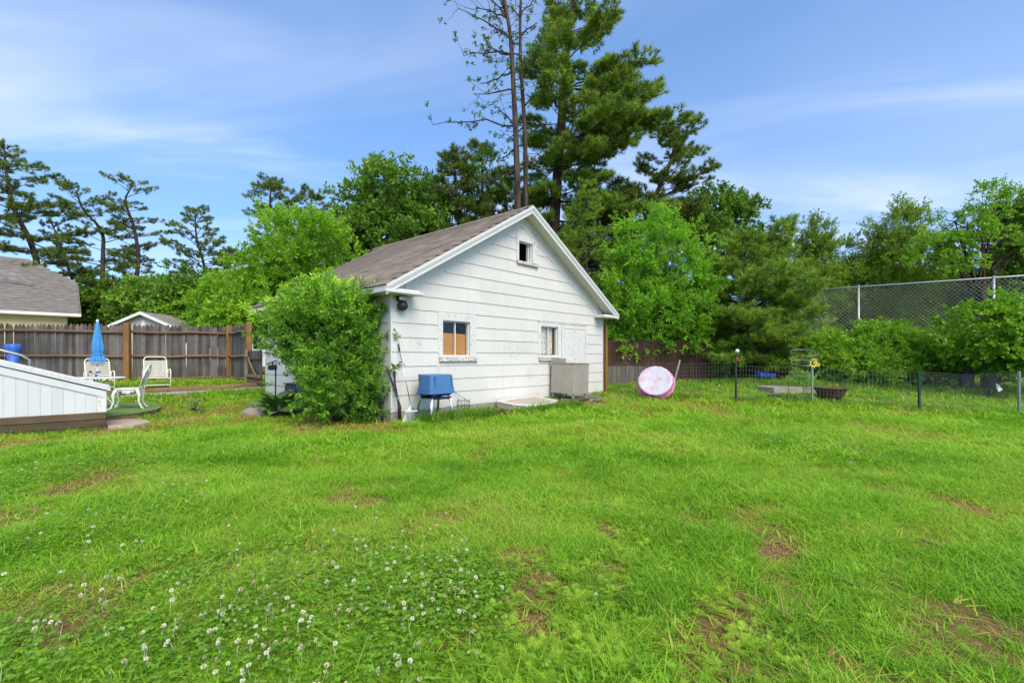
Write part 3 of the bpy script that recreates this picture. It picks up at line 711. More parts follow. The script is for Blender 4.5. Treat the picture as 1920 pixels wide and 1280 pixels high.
# ---------------------------------------------------------------- foliage sources
def leaf(c, d, nrm, L_, w, fold=.15, pt=.55):
    c = Vector(c); d = Vector(d).normalized(); s_ = d.cross(Vector(nrm)); s_ = s_.normalized() if s_.length > 1e-4 else d.orthogonal(); u_ = s_.cross(d)
    return ([tuple(c), tuple(c+d*L_*pt*.8+s_*w/2+u_*fold*w), tuple(c+d*L_-u_*fold*w*.6), tuple(c+d*L_*pt*.8-s_*w/2+u_*fold*w)], [(0, 1, 2), (0, 2, 3)])
def twig(seed, mat, n, L_, leafL, leafW, spread, droop=.0, fork=3):
    r = random.Random(seed); q = []
    for k in range(fork):
        az = r.uniform(0, 6.28); sp_ = spread*r.uniform(.4, 1) if fork > 1 else 0
        ax = Vector((1, math.cos(az)*sp_, math.sin(az)*sp_)).normalized()
        for i in range(n//fork):
            s_ = r.uniform(.12, 1); c = ax*L_*s_+Vector((0, r.gauss(0, .02), r.gauss(0, .02)))
            w = r.uniform(0, 6.28); d = (ax*r.uniform(.2, .9)+Vector((0, math.cos(w), math.sin(w)))*r.uniform(.5, 1)+Vector((0, 0, -droop)))
            nr = Vector((r.gauss(0, .5), r.gauss(0, .5), 1)); z = r.uniform(.75, 1.2)
            q.append(leaf(c, d, nr, leafL*z, leafW*z))
        e = ax*L_; b_ = ax.orthogonal().normalized()*.004; q.append(([(0, 0, 0), tuple(e*.5+b_), tuple(e), tuple(e*.5-b_)], [(0, 1, 2, 3)]))
    return leafmesh('twig', q, mat)
def needles(seed, mat, L_, tufts, per, nl, nw, spread=.5, fwd=.6, up=.25):
    r = random.Random(seed); q = []
    for k in range(tufts):
        f = k/max(tufts-1, 1); sd = (-1)**k
        c = Vector((L_*(.25+.75*f), sd*spread*L_*(1.05-f)*r.uniform(.4, 1), r.uniform(-.08, .12)*L_))
        b0 = Vector((c.x*.6, 0, 0)); s_ = Vector((0, .008, .008)); q.append(([tuple(b0-s_), tuple(b0+s_), tuple(c+s_*.4), tuple(c-s_*.4)], [(0, 1, 2, 3)]))
        ax = Vector((fwd+f*.5, sd*(1-f)*.7, up)).normalized()
        for i in range(per):
            d = Vector((r.gauss(0, 1), r.gauss(0, 1), r.gauss(0, .8))).normalized()+ax*1.0
            d = d.normalized(); o_ = c-ax*r.uniform(0, .25)*L_*.5; e = o_+d*nl*r.uniform(.7, 1.15); sd_ = d.orthogonal().normalized(); sd_.rotate(Matrix.Rotation(r.uniform(0, 6.28), 3, d)); sd_ *= nw
            q.append(([tuple(o_-sd_), tuple(o_+sd_), tuple(e+sd_*.25), tuple(e-sd_*.25)], [(0, 1, 2, 3)]))
    return leafmesh('needle_spray', q, mat)
m_pine = leafmat('pine_needles', [(0, (0.049, 0.088, 0.017)), (.5, (0.146, 0.220, 0.030)), (1, (0.349, 0.427, 0.042))], .2, .55)
m_wpine = leafmat('white_pine_needles', [(0, (0.057, 0.123, 0.022)), (.5, (0.165, 0.289, 0.034)), (1, (0.383, 0.513, 0.050))], .25, .5)
m_oak = leafmat('oak_leaf', [(0, (0.055, 0.116, 0.017)), (.5, (0.151, 0.296, 0.029)), (1, (0.303, 0.504, 0.048))], .3, .45)
m_lime = leafmat('lime_leaf', [(0, (0.084, 0.188, 0.014)), (.5, (0.218, 0.438, 0.024)), (1, (0.416, 0.660, 0.049))], .38, .5)
m_elm = leafmat('elm_leaf', [(0, (0.081, 0.200, 0.015)), (.5, (0.203, 0.448, 0.027)), (1, (0.391, 0.678, 0.046))], .38, .5)
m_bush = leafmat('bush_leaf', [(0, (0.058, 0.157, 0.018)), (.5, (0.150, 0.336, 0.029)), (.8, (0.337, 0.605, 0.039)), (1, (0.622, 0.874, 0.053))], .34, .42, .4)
m_cedar = leafmat('cedar_spray', [(0, (0.081, 0.145, 0.015)), (.5, (0.220, 0.343, 0.026)), (1, (0.420, 0.554, 0.044))], .25, .5)
m_hedge = leafmat('hedge_leaf', [(0, (0.074, 0.176, 0.014)), (.5, (0.186, 0.381, 0.024)), (1, (0.338, 0.575, 0.039))], .34, .45)
pine_c = source_collection('pine_spray', [needles(i, m_pine, .42, 8, 19, .17, .010) for i in range(5)])
wpine_c = source_collection('white_pine_spray', [needles(i+9, m_wpine, .44, 8, 17, .155, .0095, .55, .7, .35) for i in range(5)])
spruce_c = source_collection('spruce_spray', [needles(i+19, m_wpine, .42, 11, 16, .08, .007, .5, .8, .1) for i in range(4)])
oak_c = source_collection('oak_twig', [twig(i, m_oak, 33, .36, .13, .075, .8) for i in range(5)])
lime_c = source_collection('lime_twig', [twig(i+5, m_lime, 39, .38, .10, .05, .7, .2) for i in range(5)])
elm_c = source_collection('elm_twig', [twig(i+15, m_elm, 39, .34, .075, .042, .7, .25) for i in range(5)])
bush_c = source_collection('bush_shoot', [twig(i+25, m_bush, 27, .34, .105, .034, .35, .35, 1) for i in range(5)])
cedar_c = source_collection('cedar_spray', [twig(i+35, m_cedar, 54, .34, .075, .03, .8) for i in range(5)])
hedge_c = source_collection('hedge_twig', [twig(i+45, m_hedge, 36, .28, .07, .042, .8) for i in range(5)])
maple_c = source_collection('maple_twig', [twig(i+55, m_hedge, 27, .36, .13, .11, .8, .3) for i in range(5)])
m_bark = simple('pine_bark', (.085, .060, .045), (.035, .026, .021), 9, .95, spec=.1, bmp=.7, scl=(1, 1, .35))
m_bark2 = simple('grey_bark', (.13, .105, .085), (.055, .045, .037), 9, .95, spec=.1, bmp=.6, scl=(1, 1, .3))
m_deadbark = simple('dead_bark', (.11, .085, .07), (.035, .027, .022), 2.2, .95, spec=.1, bmp=.6, scl=(3, 3, .5))
m_stem = simple('stem_bark', (.10, .085, .06), (.05, .045, .03), 12, .9)

def polyline(pts, n):
    P_ = [Vector(p) for p in pts]; m = len(P_)
    out_ = []
    for i in range(n):
        t_ = i/(n-1)*(m-1); k = min(int(t_), m-2); f = t_-k
        p0, p1, p2, p3 = P_[max(k-1, 0)], P_[k], P_[k+1], P_[min(k+2, m-1)]
        out_.append(.5*((2*p1)+(p2-p0)*f+(2*p0-5*p1+4*p2-p3)*f*f+(3*p1-p0-3*p2+p3)*f**3))
    return out_
class Tree:
    def __init__(s, name, label, base, cat='tree', group=None, seed=0):
        s.root = T(name, label, cat, base, 0, group); s.b = Vector(base); s.r = random.Random(seed); s.mb = MB(); s.p = []; s.d = []; s.s = []; s.t = []
    def loc(s, p): return Vector(p)-s.b
    def limb(s, a, b, r0, r1, bow=.1, n=6, sides=6, wig=.04):
        a, b = Vector(a), Vector(b); L_ = (b-a).length; mid = (a+b)/2+Vector((0, 0, bow*L_)); pts = []
        for i in range(n):
            f = i/(n-1); p = a*(1-f)**2+mid*2*f*(1-f)+b*f*f
            if 0 < i < n-1: p += Vector((s.r.gauss(0, wig*L_), s.r.gauss(0, wig*L_), s.r.gauss(0, wig*L_)))*.6
            pts.append(p)
        s.mb.tube([s.loc(p) for p in pts], [r0+(r1-r0)*i/(n-1) for i in range(n)], sides, cap=False); return pts
    def clump(s, p, d, sc, t): s.p.append(tuple(s.loc(p))); s.d.append(tuple(d)); s.s.append(sc); s.t.append(t)
    def done(s, coll, bark, crown='crown', trunk='trunk', flat=False):
        P(trunk, s.mb, bark, s.root, smooth=True)
        if s.p:
            n = len(s.p); roll = rng.normal(0, .5, n) if flat else None
            scatter(crown, coll, s.p, aim(s.d, roll), s.s, np.clip(s.t, 0, 1), s.root)
        return s.root
def pine(name, label, d, path, prof, t0, nb, coll=pine_c, bark=m_bark, seed=0, r0=.16, el=(-.05, .55), csc=1.0, dens=1.0, tint=.42, group=None, side=None, curl=.15, wide=.42, gap=.0, whorl=0):
    """a conifer: trunk through path (photo points at distance d), whorls of limbs with flat sprays"""
    pts = [W(px, py, d) for px, py in path]
    for i, p in enumerate(pts): p.y += .35*math.sin(i*1.7+seed)
    gz = G(pts[0].x, pts[0].y); base = Vector((pts[0].x, pts[0].y, gz-.05)); pts = [base]+[p for p in pts if p.z > gz+.6]
    tr = Tree(name, label, base, 'tree', group, seed); r = tr.r
    tp = polyline(pts, 16); H = tp[-1].z-base.z
    tr.mb.tube([tr.loc(p) for p in tp], [r0*(1-.88*(i/15)**1.1)+.012 for i in range(16)], 9, cap=False)
    def at(t_):
        z = base.z+H*t_
        for i in range(15):
            if tp[i+1].z >= z: f = (z-tp[i].z)/max(tp[i+1].z-tp[i].z, 1e-5); return tp[i]*(1-f)+tp[i+1]*f
        return tp[-1].copy()
    fx = [q[0] for q in prof]; fr = [q[1] for q in prof]
    for k in range(nb):
        t_ = t0+(1-t0)*((k+.5)/nb)+r.uniform(-.02, .02); t_ = min(t_, .995)
        if whorl: t_ = min(.995, (math.floor(t_*whorl)+.5)/whorl+r.gauss(0, .006))
        if r.random() < gap: continue
        az = k*2.39996+r.uniform(-.5, .5); Rr = float(np.interp(t_, fx, fr))*r.uniform(.62, 1.12)
        if side: Rr *= side(az, t_)
        if Rr < .15: Rr = .15
        e = el[0]+(el[1]-el[0])*(t_-t0)/(1-t0)+r.gauss(0, .14)
        hd = Vector((math.cos(az), math.sin(az), 0)); S0 = at(t_); pts_ = []
        nn = 6; bend = r.gauss(0, .18)
        for i in range(nn):
            f = i/(nn-1); p = S0+hd*Rr*f+Vector((0, 0, Rr*(math.tan(e)*f*(1-.3*f)+curl*f*f)))+Vector((-hd.y, hd.x, 0))*(bend*Rr*f*f+r.gauss(0, .03*Rr)*(f > 0)); pts_.append(p)
        rb = .010+.0115*Rr
        tr.mb.tube([tr.loc(p) for p in pts_], [rb*(1-.8*i/(nn-1)) for i in range(nn)], 5, cap=False)
        m = max(2, int(Rr*3.4*dens))
        for j in range(m):
            f = .32+.68*(j+r.random()*.6)/m; f = min(f, 1); q = f*(nn-1); i0 = min(int(q), nn-2); p = pts_[i0].lerp(pts_[i0+1], q-i0)
            dr = (pts_[i0+1]-pts_[i0]).normalized(); lat = Vector((-hd.y, hd.x, 0))
            for sg in (-1, 1):
                if r.random() < .16: continue
                Ls = wide*Rr*(1.12-f)*r.uniform(.4, 1.1)+.10; dd = (dr*.75+lat*sg*r.uniform(.5, 1)+Vector((0, 0, r.uniform(-.08, .28)))).normalized()
                c = max(1, int(Ls/.34))
                if Ls > .5: tr.mb.tube([tr.loc(p), tr.loc(p+dd*Ls)], [.011, .005], 4, cap=False)
                for z in range(c): tr.clump(p+dd*Ls*(z+.35)/c+Vector((r.gauss(0, .05), r.gauss(0, .05), r.gauss(0, .04))), dd+Vector((0, 0, r.uniform(0, .35))), csc*r.uniform(.75, 1.25), tint+r.gauss(0, .16))
        tr.clump(pts_[-1], pts_[-1]-pts_[-2], csc, tint+.15)
    for z in range(4): tr.clump(tp[-1]+Vector((r.gauss(0, .12), r.gauss(0, .12), -.15*z)), Vector((r.gauss(0, .4), r.gauss(0, .4), 1)), csc*.9, tint+.15)
    return tr.done(coll, bark, flat=True)
def broad(name, label, base, lobes, n, coll, bark=m_bark2, seed=0, r0=.14, csc=1.0, tint=.45, stems=1, cat='tree', group=None, gap=.42, gapf=.9, top=0.0, up=.25, inner=.5, trunk='trunk', crown='crown', twigs=9, fork=.35, per=9, out=.12):
    """a broad-leaved tree or shrub: limbs run into each lobe, twigs fill the lobe's shell, with holes"""
    base = Vector(base); tr = Tree(name, label, base, cat, group, seed); r = tr.r
    lob = [(Vector(c), Vector(q)) for c, q in lobes]; vol = [(q.x*q.y+q.y*q.z+q.x*q.z) for c, q in lob]; tv = sum(vol)
    zmin = min(c.z-q.z for c, q in lob); zmax = max(c.z+q.z for c, q in lob)
    cen = sum((c*v for (c, q), v in zip(lob, vol)), Vector())/tv
    fz = base.z+(max(zmin, base.z+.1)-base.z)*.8+fork*(cen.z-zmin)
    fk = Vector((base.x+(cen.x-base.x)*.4, base.y+(cen.y-base.y)*.4, fz)); forks = []
    for k in range(stems):
        a = base+Vector((r.gauss(0, .06), r.gauss(0, .06), 0))*(stems > 1); f_ = fk+Vector((r.gauss(0, .25), r.gauss(0, .25), r.gauss(0, .15)))*(stems > 1)
        tr.limb(a-Vector((0, 0, .05)), f_, r0/math.sqrt(stems), r0*.62/math.sqrt(stems), 0, 7, 8, .02); forks.append(f_)
    for (c, q), v in zip(lob, vol):
        f_ = r.choice(forks); st = f_.lerp(base, r.uniform(0, .35)) if stems == 1 else f_
        lp = tr.limb(st, c+Vector((0, 0, q.z*.25)), r0*.5/math.sqrt(max(1, stems*.7)), r0*.16, -.06, 7, 6, .04)
        for _ in range(twigs):
            w = r.uniform(0, 6.28); z = r.uniform(-.7, .95); s_ = math.sqrt(1-z*z); e = c+Vector((q.x*s_*math.cos(w), q.y*s_*math.sin(w), q.z*z))*.86
            tr.limb(lp[r.randrange(2, 7)], e, r0*.16+.004, .006, -.05, 5, 4, .05)
        m = int(n*v/tv); off = Vector((seed*3.1, seed*1.7, 0)); sub = max(4, m//per); mn = min(q.x, q.y, q.z)
        for _ in range(sub):
            z = r.uniform(-.95, 1); w = r.uniform(0, 6.28); s_ = math.sqrt(max(0, 1-z*z)); u_ = Vector((s_*math.cos(w), s_*math.sin(w), z))
            lump = 1+.25*noise.noise(u_*2.3+c*.7+off)
            rad = (inner+(1-inner)*r.random()**.55)*lump*(1 if r.random() > out else r.uniform(1.05, 1.22)); cc = c+Vector((q.x*u_.x, q.y*u_.y, q.z*u_.z))*rad
            if noise.noise(cc*gapf+off)+.35*noise.noise(cc*gapf*2.7) > gap: continue
            sg = (.10*mn+.13*csc)*r.uniform(.7, 1.3); tc_ = tint+.22*noise.noise(cc*1.1+off)+r.gauss(0, .10)
            for _k in range(int(per*r.uniform(.6, 1.4))):
                p = cc+Vector((r.gauss(0, sg), r.gauss(0, sg), r.gauss(0, sg*.62)))
                if p.z < G(p.x, p.y)+.08: continue
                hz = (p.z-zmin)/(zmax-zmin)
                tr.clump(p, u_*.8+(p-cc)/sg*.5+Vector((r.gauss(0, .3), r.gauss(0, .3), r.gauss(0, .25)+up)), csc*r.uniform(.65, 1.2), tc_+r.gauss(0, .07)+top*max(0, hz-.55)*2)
    return tr.done(coll, bark, crown, trunk)
def LB(px, py, d, wpx, hpx, deep=None):
    """a crown lobe: photo centre, half-width and half-height in photo pixels, own depth"""
    c = W(px, py, d); rx = wpx/900*d; return (c, (rx, deep if deep else rx*.85, hpx/900*d))
gb = lambda px, d: ((px-960)/900*d, d, G((px-960)/900*d, d)-.03)

# ---------------------------------------------------------------- the pines beyond the picket fence
pg = 'pitch pines beyond the picket fence'
pine('pitch_pine', 'tall dense pitch pine rising behind the grey-roofed house', 27, [(78,640),(62,480),(40,400),(15,330),(-5,268)], [(0,1.2),(.3,2.5),(.5,2.9),(.75,2.3),(.93,1.3),(1,.4)], .34, 60, seed=1, r0=.2, csc=.92, dens=.95, group=pg, el=(-.22,.3))
pine('pitch_pine', 'thin leaning pitch pine with sparse one-sided crown beyond the fence', 29, [(160,640),(152,560),(128,480),(100,440),(88,412)], [(0,1.0),(.5,1.3),(.8,1.3),(1,.5)], .42, 24, seed=2, r0=.11, csc=.78, dens=.85, group=pg, gap=.15)
pine('pitch_pine', 'crooked pitch pine with two forked tops beyond the fence', 29, [(212,640),(203,560),(192,480),(182,430),(160,395),(152,362)], [(0,.8),(.4,1.6),(.62,2.2),(.85,2.0),(1,.6)], .36, 42, seed=3, r0=.17, csc=.82, dens=.85, group=pg, gap=.12)
pine('pitch_pine', 'straight tall pitch pine with flat-topped crown above the small gable', 29, [(262,640),(257,560),(252,480),(247,420),(243,380),(250,348)], [(0,.5),(.35,1.1),(.6,1.6),(.8,1.9),(.94,1.5),(1,.6)], .34, 42, seed=4, r0=.16, csc=.82, dens=.85, group=pg, gap=.12)
pine('pitch_pine', 'short rounded pitch pine standing alone against the sky', 31, [(384,640),(381,560),(378,500),(373,450),(371,402)], [(0,.6),(.45,1.6),(.62,1.95),(.8,1.7),(.94,1.0),(1,.4)], .44, 44, seed=5, r0=.15, csc=.82, dens=.9, group=pg, gap=.08)
pine('pitch_pine', 'dark ragged pitch pine behind the lime-green tree', 31, [(540,640),(532,520),(522,440),(512,390),(508,345)], [(0,.8),(.4,1.9),(.62,2.0),(.85,1.5),(1,.5)], .36, 50, seed=6, r0=.17, csc=.95, dens=.95, group=pg)
pine('pitch_pine', 'small pitch pine top showing over the lime-green tree', 34, [(596,640),(592,480),(588,420),(585,368)], [(0,.8),(.6,1.7),(.85,1.4),(1,.5)], .5, 34, seed=7, r0=.16, csc=1.1, group=pg)
pine('pitch_pine', 'low pitch pine beside the lime-green tree, over the fence corner', 32, [(455,640),(452,560),(446,520),(441,478)], [(0,1),(.6,1.7),(.85,1.3),(1,.5)], .4, 34, seed=8, r0=.12, csc=1.0, group=pg)
# ---------------------------------------------------------------- tall pines behind the garage
def big_side(az, t_): c = math.cos(az); return .92 if c > .35 else (.62 if c > -.35 else .40)
pine('white_pine', 'huge white pine towering behind the garage', 24, [(1022,640),(1036,480),(1046,330),(1055,200),(1062,90),(1075,0),(1085,-95),(1090,-160)],
     [(0,3),(.18,5.6),(.28,6.2),(.34,5.2),(.38,3.0),(.43,3.2),(.47,5.0),(.54,6.2),(.59,5.4),(.65,3.9),(.71,2.7),(.8,2.2),(.9,1.7),(1,.6)], .16, 132, coll=wpine_c, seed=11, r0=.34, el=(-.12,.36), csc=1.4, dens=1.35, tint=.52, side=big_side, curl=.06, wide=.34, gap=.17, whorl=17)
pine('white_pine', 'ragged pine between the huge white pine and the open oak', 25, [(1150,640),(1180,520),(1215,400),(1245,330),(1262,285),(1268,252)], [(0,1),(.4,2.2),(.62,2.6),(.85,2.0),(1,.7)], .36, 56, seed=12, r0=.2, csc=1.05, dens=1.0, whorl=13, tint=.42, side=lambda a, t_: 1.15 if math.cos(a) > 0 else .9)
pine('white_pine', 'feathery pine between the dead trunks and the pointed evergreen', 27, [(905,640),(906,480),(905,380),(904,288)], [(0,1.8),(.4,2.6),(.7,1.9),(.9,.9),(1,.3)], .2, 60, coll=wpine_c, seed=13, r0=.2, csc=1.3, dens=1.0, tint=.36, el=(-.05,.5))
pine('spruce_tree', 'dark pointed evergreen beside the dead trunks over the roof', 26, [(866,640),(862,480),(856,360),(851,288)], [(0,1.8),(.4,2.1),(.7,1.4),(.9,.7),(1,.2)], .2, 62, seed=14, r0=.16, csc=1.15, dens=1.0, tint=.40, el=(-.1,.5))
pine('white_pine', 'low dark pine behind the garage ridge', 28, [(960,640),(960,480),(950,400),(948,330)], [(0,2.2),(.5,2.8),(.8,1.8),(1,.4)], .2, 56, coll=wpine_c, seed=15, r0=.2, csc=1.4, dens=1.0, tint=.28)
pine('white_pine', 'shaded pine between the young spruce and the elm', 27, [(1130,640),(1128,500),(1122,420),(1120,350)], [(0,2.4),(.5,3.0),(.8,2.2),(1,.6)], .15, 56, coll=wpine_c, seed=16, r0=.2, csc=1.4, dens=1.0, tint=.30)
pine('spruce_tree', 'young bright spruce with pale candle tip beside the roof', 19, [(1098,660),(1099,520),(1100,440),(1101,352)], [(0,1.5),(.35,1.55),(.6,1.15),(.85,.5),(.95,.2),(1,.08)], .12, 66, coll=spruce_c, seed=17, r0=.09, csc=.9, dens=1.15, tint=.60, el=(-.1,.5), wide=.45)
# dead trunks
def dead(label, d, path, r0, seed, branches, twn):
    pts = [W(px, py, d) for px, py in path]; gz = G(pts[0].x, pts[0].y); base = Vector((pts[0].x, pts[0].y, gz-.05))
    tr = Tree('dead_pine', label, base, 'tree', 'nearly bare trunks behind the garage', seed); r = tr.r
    tp = polyline([base]+pts[1:], 18); tr.mb.tube([tr.loc(p) for p in tp], [r0*(1-.8*i/17)+.01 for i in range(18)], 8, cap=False)
    for (px, py, ex, ey, dy) in branches:
        a = W(px, py, d); z = a.z
        i = min(range(18), key=lambda q: abs(tp[q].z-z)); a = tp[i]; e = W(ex, ey, d); e.y += dy
        lp = tr.limb(a, e, .045, .012, .10 if ey < py else -.08, 7, 5, .035)
        for _ in range(twn):
            q = lp[r.randrange(2, 7)]; f_ = q+Vector((r.gauss(-.1, .4), r.gauss(0, .4), r.gauss(.1, .3))); tr.limb(q, f_, .014, .005, 0, 4, 4, .06)
            for z_ in range(2): tr.clump(f_+Vector((r.gauss(0, .14), r.gauss(0, .14), r.gauss(0, .12))), (r.gauss(0, 1), r.gauss(0, 1), r.gauss(.2, .6)), r.uniform(.35, .7), r.uniform(.05, .6))
    for _ in range(46):
        q = tp[r.randrange(6, 18)].lerp(tp[r.randrange(6, 17)], .0); az = r.uniform(0, 6.28); L_ = r.uniform(.25, .95); q = q+Vector((0, 0, r.uniform(-.5, .5)))
        tr.limb(q, q+Vector((math.cos(az)*L_, math.sin(az)*L_, r.uniform(-.25, .3)*L_)), .016, .004, r.uniform(-.1, .1), 4, 4, .06)
    return tr.done(oak_c, m_deadbark)
dead('tall nearly bare trunk with snapped side limbs behind the garage roof', 21, [(976,640),(971,390),(967,250),(962,150),(956,60),(938,-40),(930,-90)], .15, 21,
     [(967,230,808,224,.5),(964,340,812,342,1.0),(965,172,890,190,-.6),(963,150,905,150,.3),(960,100,868,95,.4),(955,60,862,32,-.5),(950,45,885,0,.6),(965,265,930,300,.2),(960,130,1000,110,.3),(955,40,930,-30,.2),(964,225,925,205,-.4),(962,90,905,68,1.0),(966,310,925,318,.3),(967,360,905,330,-.3),(958,80,925,40,.2),(952,20,905,-30,.4)], 7)
dead('second slim bare trunk close beside the tall bare one', 21.4, [(988,640),(986,390),(984,250),(978,150),(975,60),(978,-40),(980,-90)], .115, 22,
     [(982,150,1020,128,.3),(980,80,1005,55,-.4),(984,230,950,250,.6),(978,50,958,5,.3),(979,20,1010,-20,.2),(983,200,1012,180,-.3),(985,300,1010,285,.2),(980,110,955,95,.4),(976,0,950,-40,.3)], 6)
# ---------------------------------------------------------------- broad-leaved trees
broad('lime_green_tree', 'bright yellow-green broadleaf tree rising behind the big garage bush', gb(560, 20), [LB(560,470,20,78,62),(LB(500,520,20,62,50)),LB(625,500,20.5,48,60),LB(540,560,20,90,50)], 1900, lime_c, seed=31, r0=.17, csc=1.25, tint=.55, gap=.36)
broad('oak_tree', 'dark green oak with uneven top behind the garage roof', gb(745, 25), [LB(735,385,25,75,62),LB(670,400,25,48,50),LB(795,400,26,52,55),LB(720,340,25,30,34),LB(735,450,25,110,45),LB(660,470,25,60,45)], 2300, oak_c, seed=32, r0=.24, csc=1.35, tint=.45, gap=.34)
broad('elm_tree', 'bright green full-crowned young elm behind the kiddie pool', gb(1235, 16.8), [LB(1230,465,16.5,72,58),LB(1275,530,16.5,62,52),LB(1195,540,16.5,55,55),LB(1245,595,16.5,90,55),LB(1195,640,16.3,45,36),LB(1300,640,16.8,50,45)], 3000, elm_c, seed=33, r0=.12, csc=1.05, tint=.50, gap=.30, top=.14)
broad('oak_tree', 'open dark oak between the elm and the open sky', gb(1355, 26), [LB(1345,400,26,48,38),LB(1392,415,26,36,42),LB(1330,460,26,55,45),LB(1300,420,26,40,40)], 1150, oak_c, seed=34, r0=.2, csc=1.25, tint=.40, gap=.22, gapf=.8)
# young white pine with candles right of the elm
pine('white_pine', 'bushy young white pine behind the wire fence', 16.5, [(1400,700),(1400,600),(1402,520),(1404,452)], [(0,2.1),(.25,2.0),(.5,1.75),(.75,1.2),(.92,.5),(1,.15)], .05, 78, coll=wpine_c, seed=35, r0=.09, csc=1.0, dens=1.35, tint=.56, el=(-.02,.5), wide=.5)
pine('white_pine', 'second young white pine with long pale leader shoot', 16.2, [(1462,700),(1462,600),(1462,520),(1465,430)], [(0,1.7),(.25,1.7),(.5,1.3),(.72,.6),(.84,.20),(1,.06)], .05, 56, coll=wpine_c, seed=36, r0=.075, csc=.95, dens=1.3, tint=.60, el=(-.02,.6), wide=.5)
# cedars along the chain-link fence
cg = 'conical cedars in the row behind the chain-link fence'
for i, (px, top_, w, d, lab) in enumerate(((1532,424,40,19.5,'slender pointed cedar at the near-pine end of the row'),(1578,466,30,20,'shortest ragged cedar in the row'),(1640,426,44,19.5,'broad blunt cedar mid-row behind the chain-link'),(1698,400,50,19,'tallest full cedar beside the open locust'),(1750,470,46,20,'low dark cedar below the locust branches'),(1808,490,46,20.5,'cedar standing behind the forked locust limbs'),(1872,484,48,20,'cedar between the locust and the dense dark tree'))):
    m_ = (top_+690)/2
    broad('cedar_tree', lab, gb(px, d), [LB(px,top_+36,d,w*.5,46),LB(px,top_+105,d,w*.95,70),LB(px,top_+200,d,w*1.25,90)], 1500, cedar_c, bark=m_bark2, seed=40+i, r0=.09, csc=1.2, tint=.45, group=cg, gap=.42, gapf=1.4, up=.6, twigs=7)
broad('locust_tree', 'airy yellow-green locust with forked dark limbs above the chain-link', gb(1852, 16.5), [LB(1790,425,16.5,48,38),LB(1850,390,16.5,50,32),LB(1840,450,16.5,60,34),LB(1770,480,16.8,48,36),LB(1895,440,17,40,40)], 620, lime_c, bark=m_bark, seed=51, r0=.12, csc=.85, tint=.50, gap=.10, per=6, gapf=1.1, inner=.3, twigs=12)
broad('broadleaf_tree', 'dense dark tree rising beyond the locust', gb(1935, 17.5), [LB(1925,430,17.5,52,60),LB(1940,520,17.5,70,70),LB(1985,440,18,60,80)], 1300, oak_c, seed=52, r0=.18, csc=1.1, tint=.45, gap=.34)
# maple scrub in front of the chain-link
broad('maple_sapling', 'big-leaved maple sapling hanging over the fine wire netting', gb(1858, 12.2), [LB(1858,602,12.2,46,22),LB(1908,612,12,46,40),LB(1825,636,12.4,36,20),LB(1892,664,12,56,26),LB(1965,620,12,55,75)], 760, maple_c, seed=53, r0=.05, csc=.95, tint=.55, stems=3, gap=.22, per=6, gapf=1.3, cat='sapling')
hg = 'shrubs in the hedge below the chain-link fence'
for i, (px, py, d, w, h, lab, ti) in enumerate(((1590,668,14.6,62,50,'lush light-green shrub next to the tomato cage',.58),(1668,662,14.2,62,44,'mounded green shrub in the middle of the hedge',.52),(1748,672,13.8,60,36,'low shrub with dark base at the maple end of the hedge',.47),(1630,690,13.9,70,26,'low bright shrub along the front of the hedge',.55),(1535,690,15.2,42,34,'small shrub tucked beside the young pine',.5))):
    broad('hedge_shrub', lab, gb(px, d), [LB(px-w*.3,py,d,w*.7,h),LB(px+w*.4,py+h*.15,d,w*.65,h*.85),LB(px,py-h*.3,d+.3,w*.6,h*.7)], 1000, hedge_c, bark=m_stem, seed=60+i, r0=.05, csc=1.0, tint=ti, stems=5, cat='shrub', group=hg, gap=.34, gapf=1.3, top=.12)
# understory to the right of the garage, along the brown fence
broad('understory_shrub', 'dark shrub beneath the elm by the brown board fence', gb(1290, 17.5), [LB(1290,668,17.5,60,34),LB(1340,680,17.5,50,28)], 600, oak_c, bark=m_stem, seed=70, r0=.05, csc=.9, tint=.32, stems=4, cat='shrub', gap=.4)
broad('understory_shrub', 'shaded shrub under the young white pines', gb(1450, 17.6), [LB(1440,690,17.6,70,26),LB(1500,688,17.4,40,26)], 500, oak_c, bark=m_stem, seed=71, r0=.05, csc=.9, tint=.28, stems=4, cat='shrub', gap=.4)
# trees between the pines on the left
lg = 'leafy trees behind the picket fence'
for i, (px, py, d, w, h, lab, co, ti) in enumerate(((200,570,29,55,42,'dark leafy tree behind the yellow house corner',oak_c,.45),(290,565,26.5,55,36,'mid-green leafy tree behind the small gable',oak_c,.55),(365,560,23,60,42,'rounded dark leafy tree under the short pine',oak_c,.48),(425,575,21,46,44,'light green leafy tree above the fence corner post',lime_c,.48),(455,590,19,42,46,'bright leafy tree beyond the gate, touching the eave',lime_c,.62),(345,585,23,50,28,'low light-green tree between the small gable and the fence corner',elm_c,.5),(165,590,29,32,26,'low leafy tree hard by the yellow house wall',elm_c,.5))):
    broad('leafy_tree', lab, gb(px, d), [LB(px-w*.4,py+h*.2,d,w*.7,h*.8),LB(px+w*.4,py+h*.25,d+.5,w*.7,h*.8),LB(px,py-h*.2,d,w*.7,h*.8)], 900, co, seed=80+i, r0=.13, csc=1.3, tint=ti, group=lg, gap=.36)
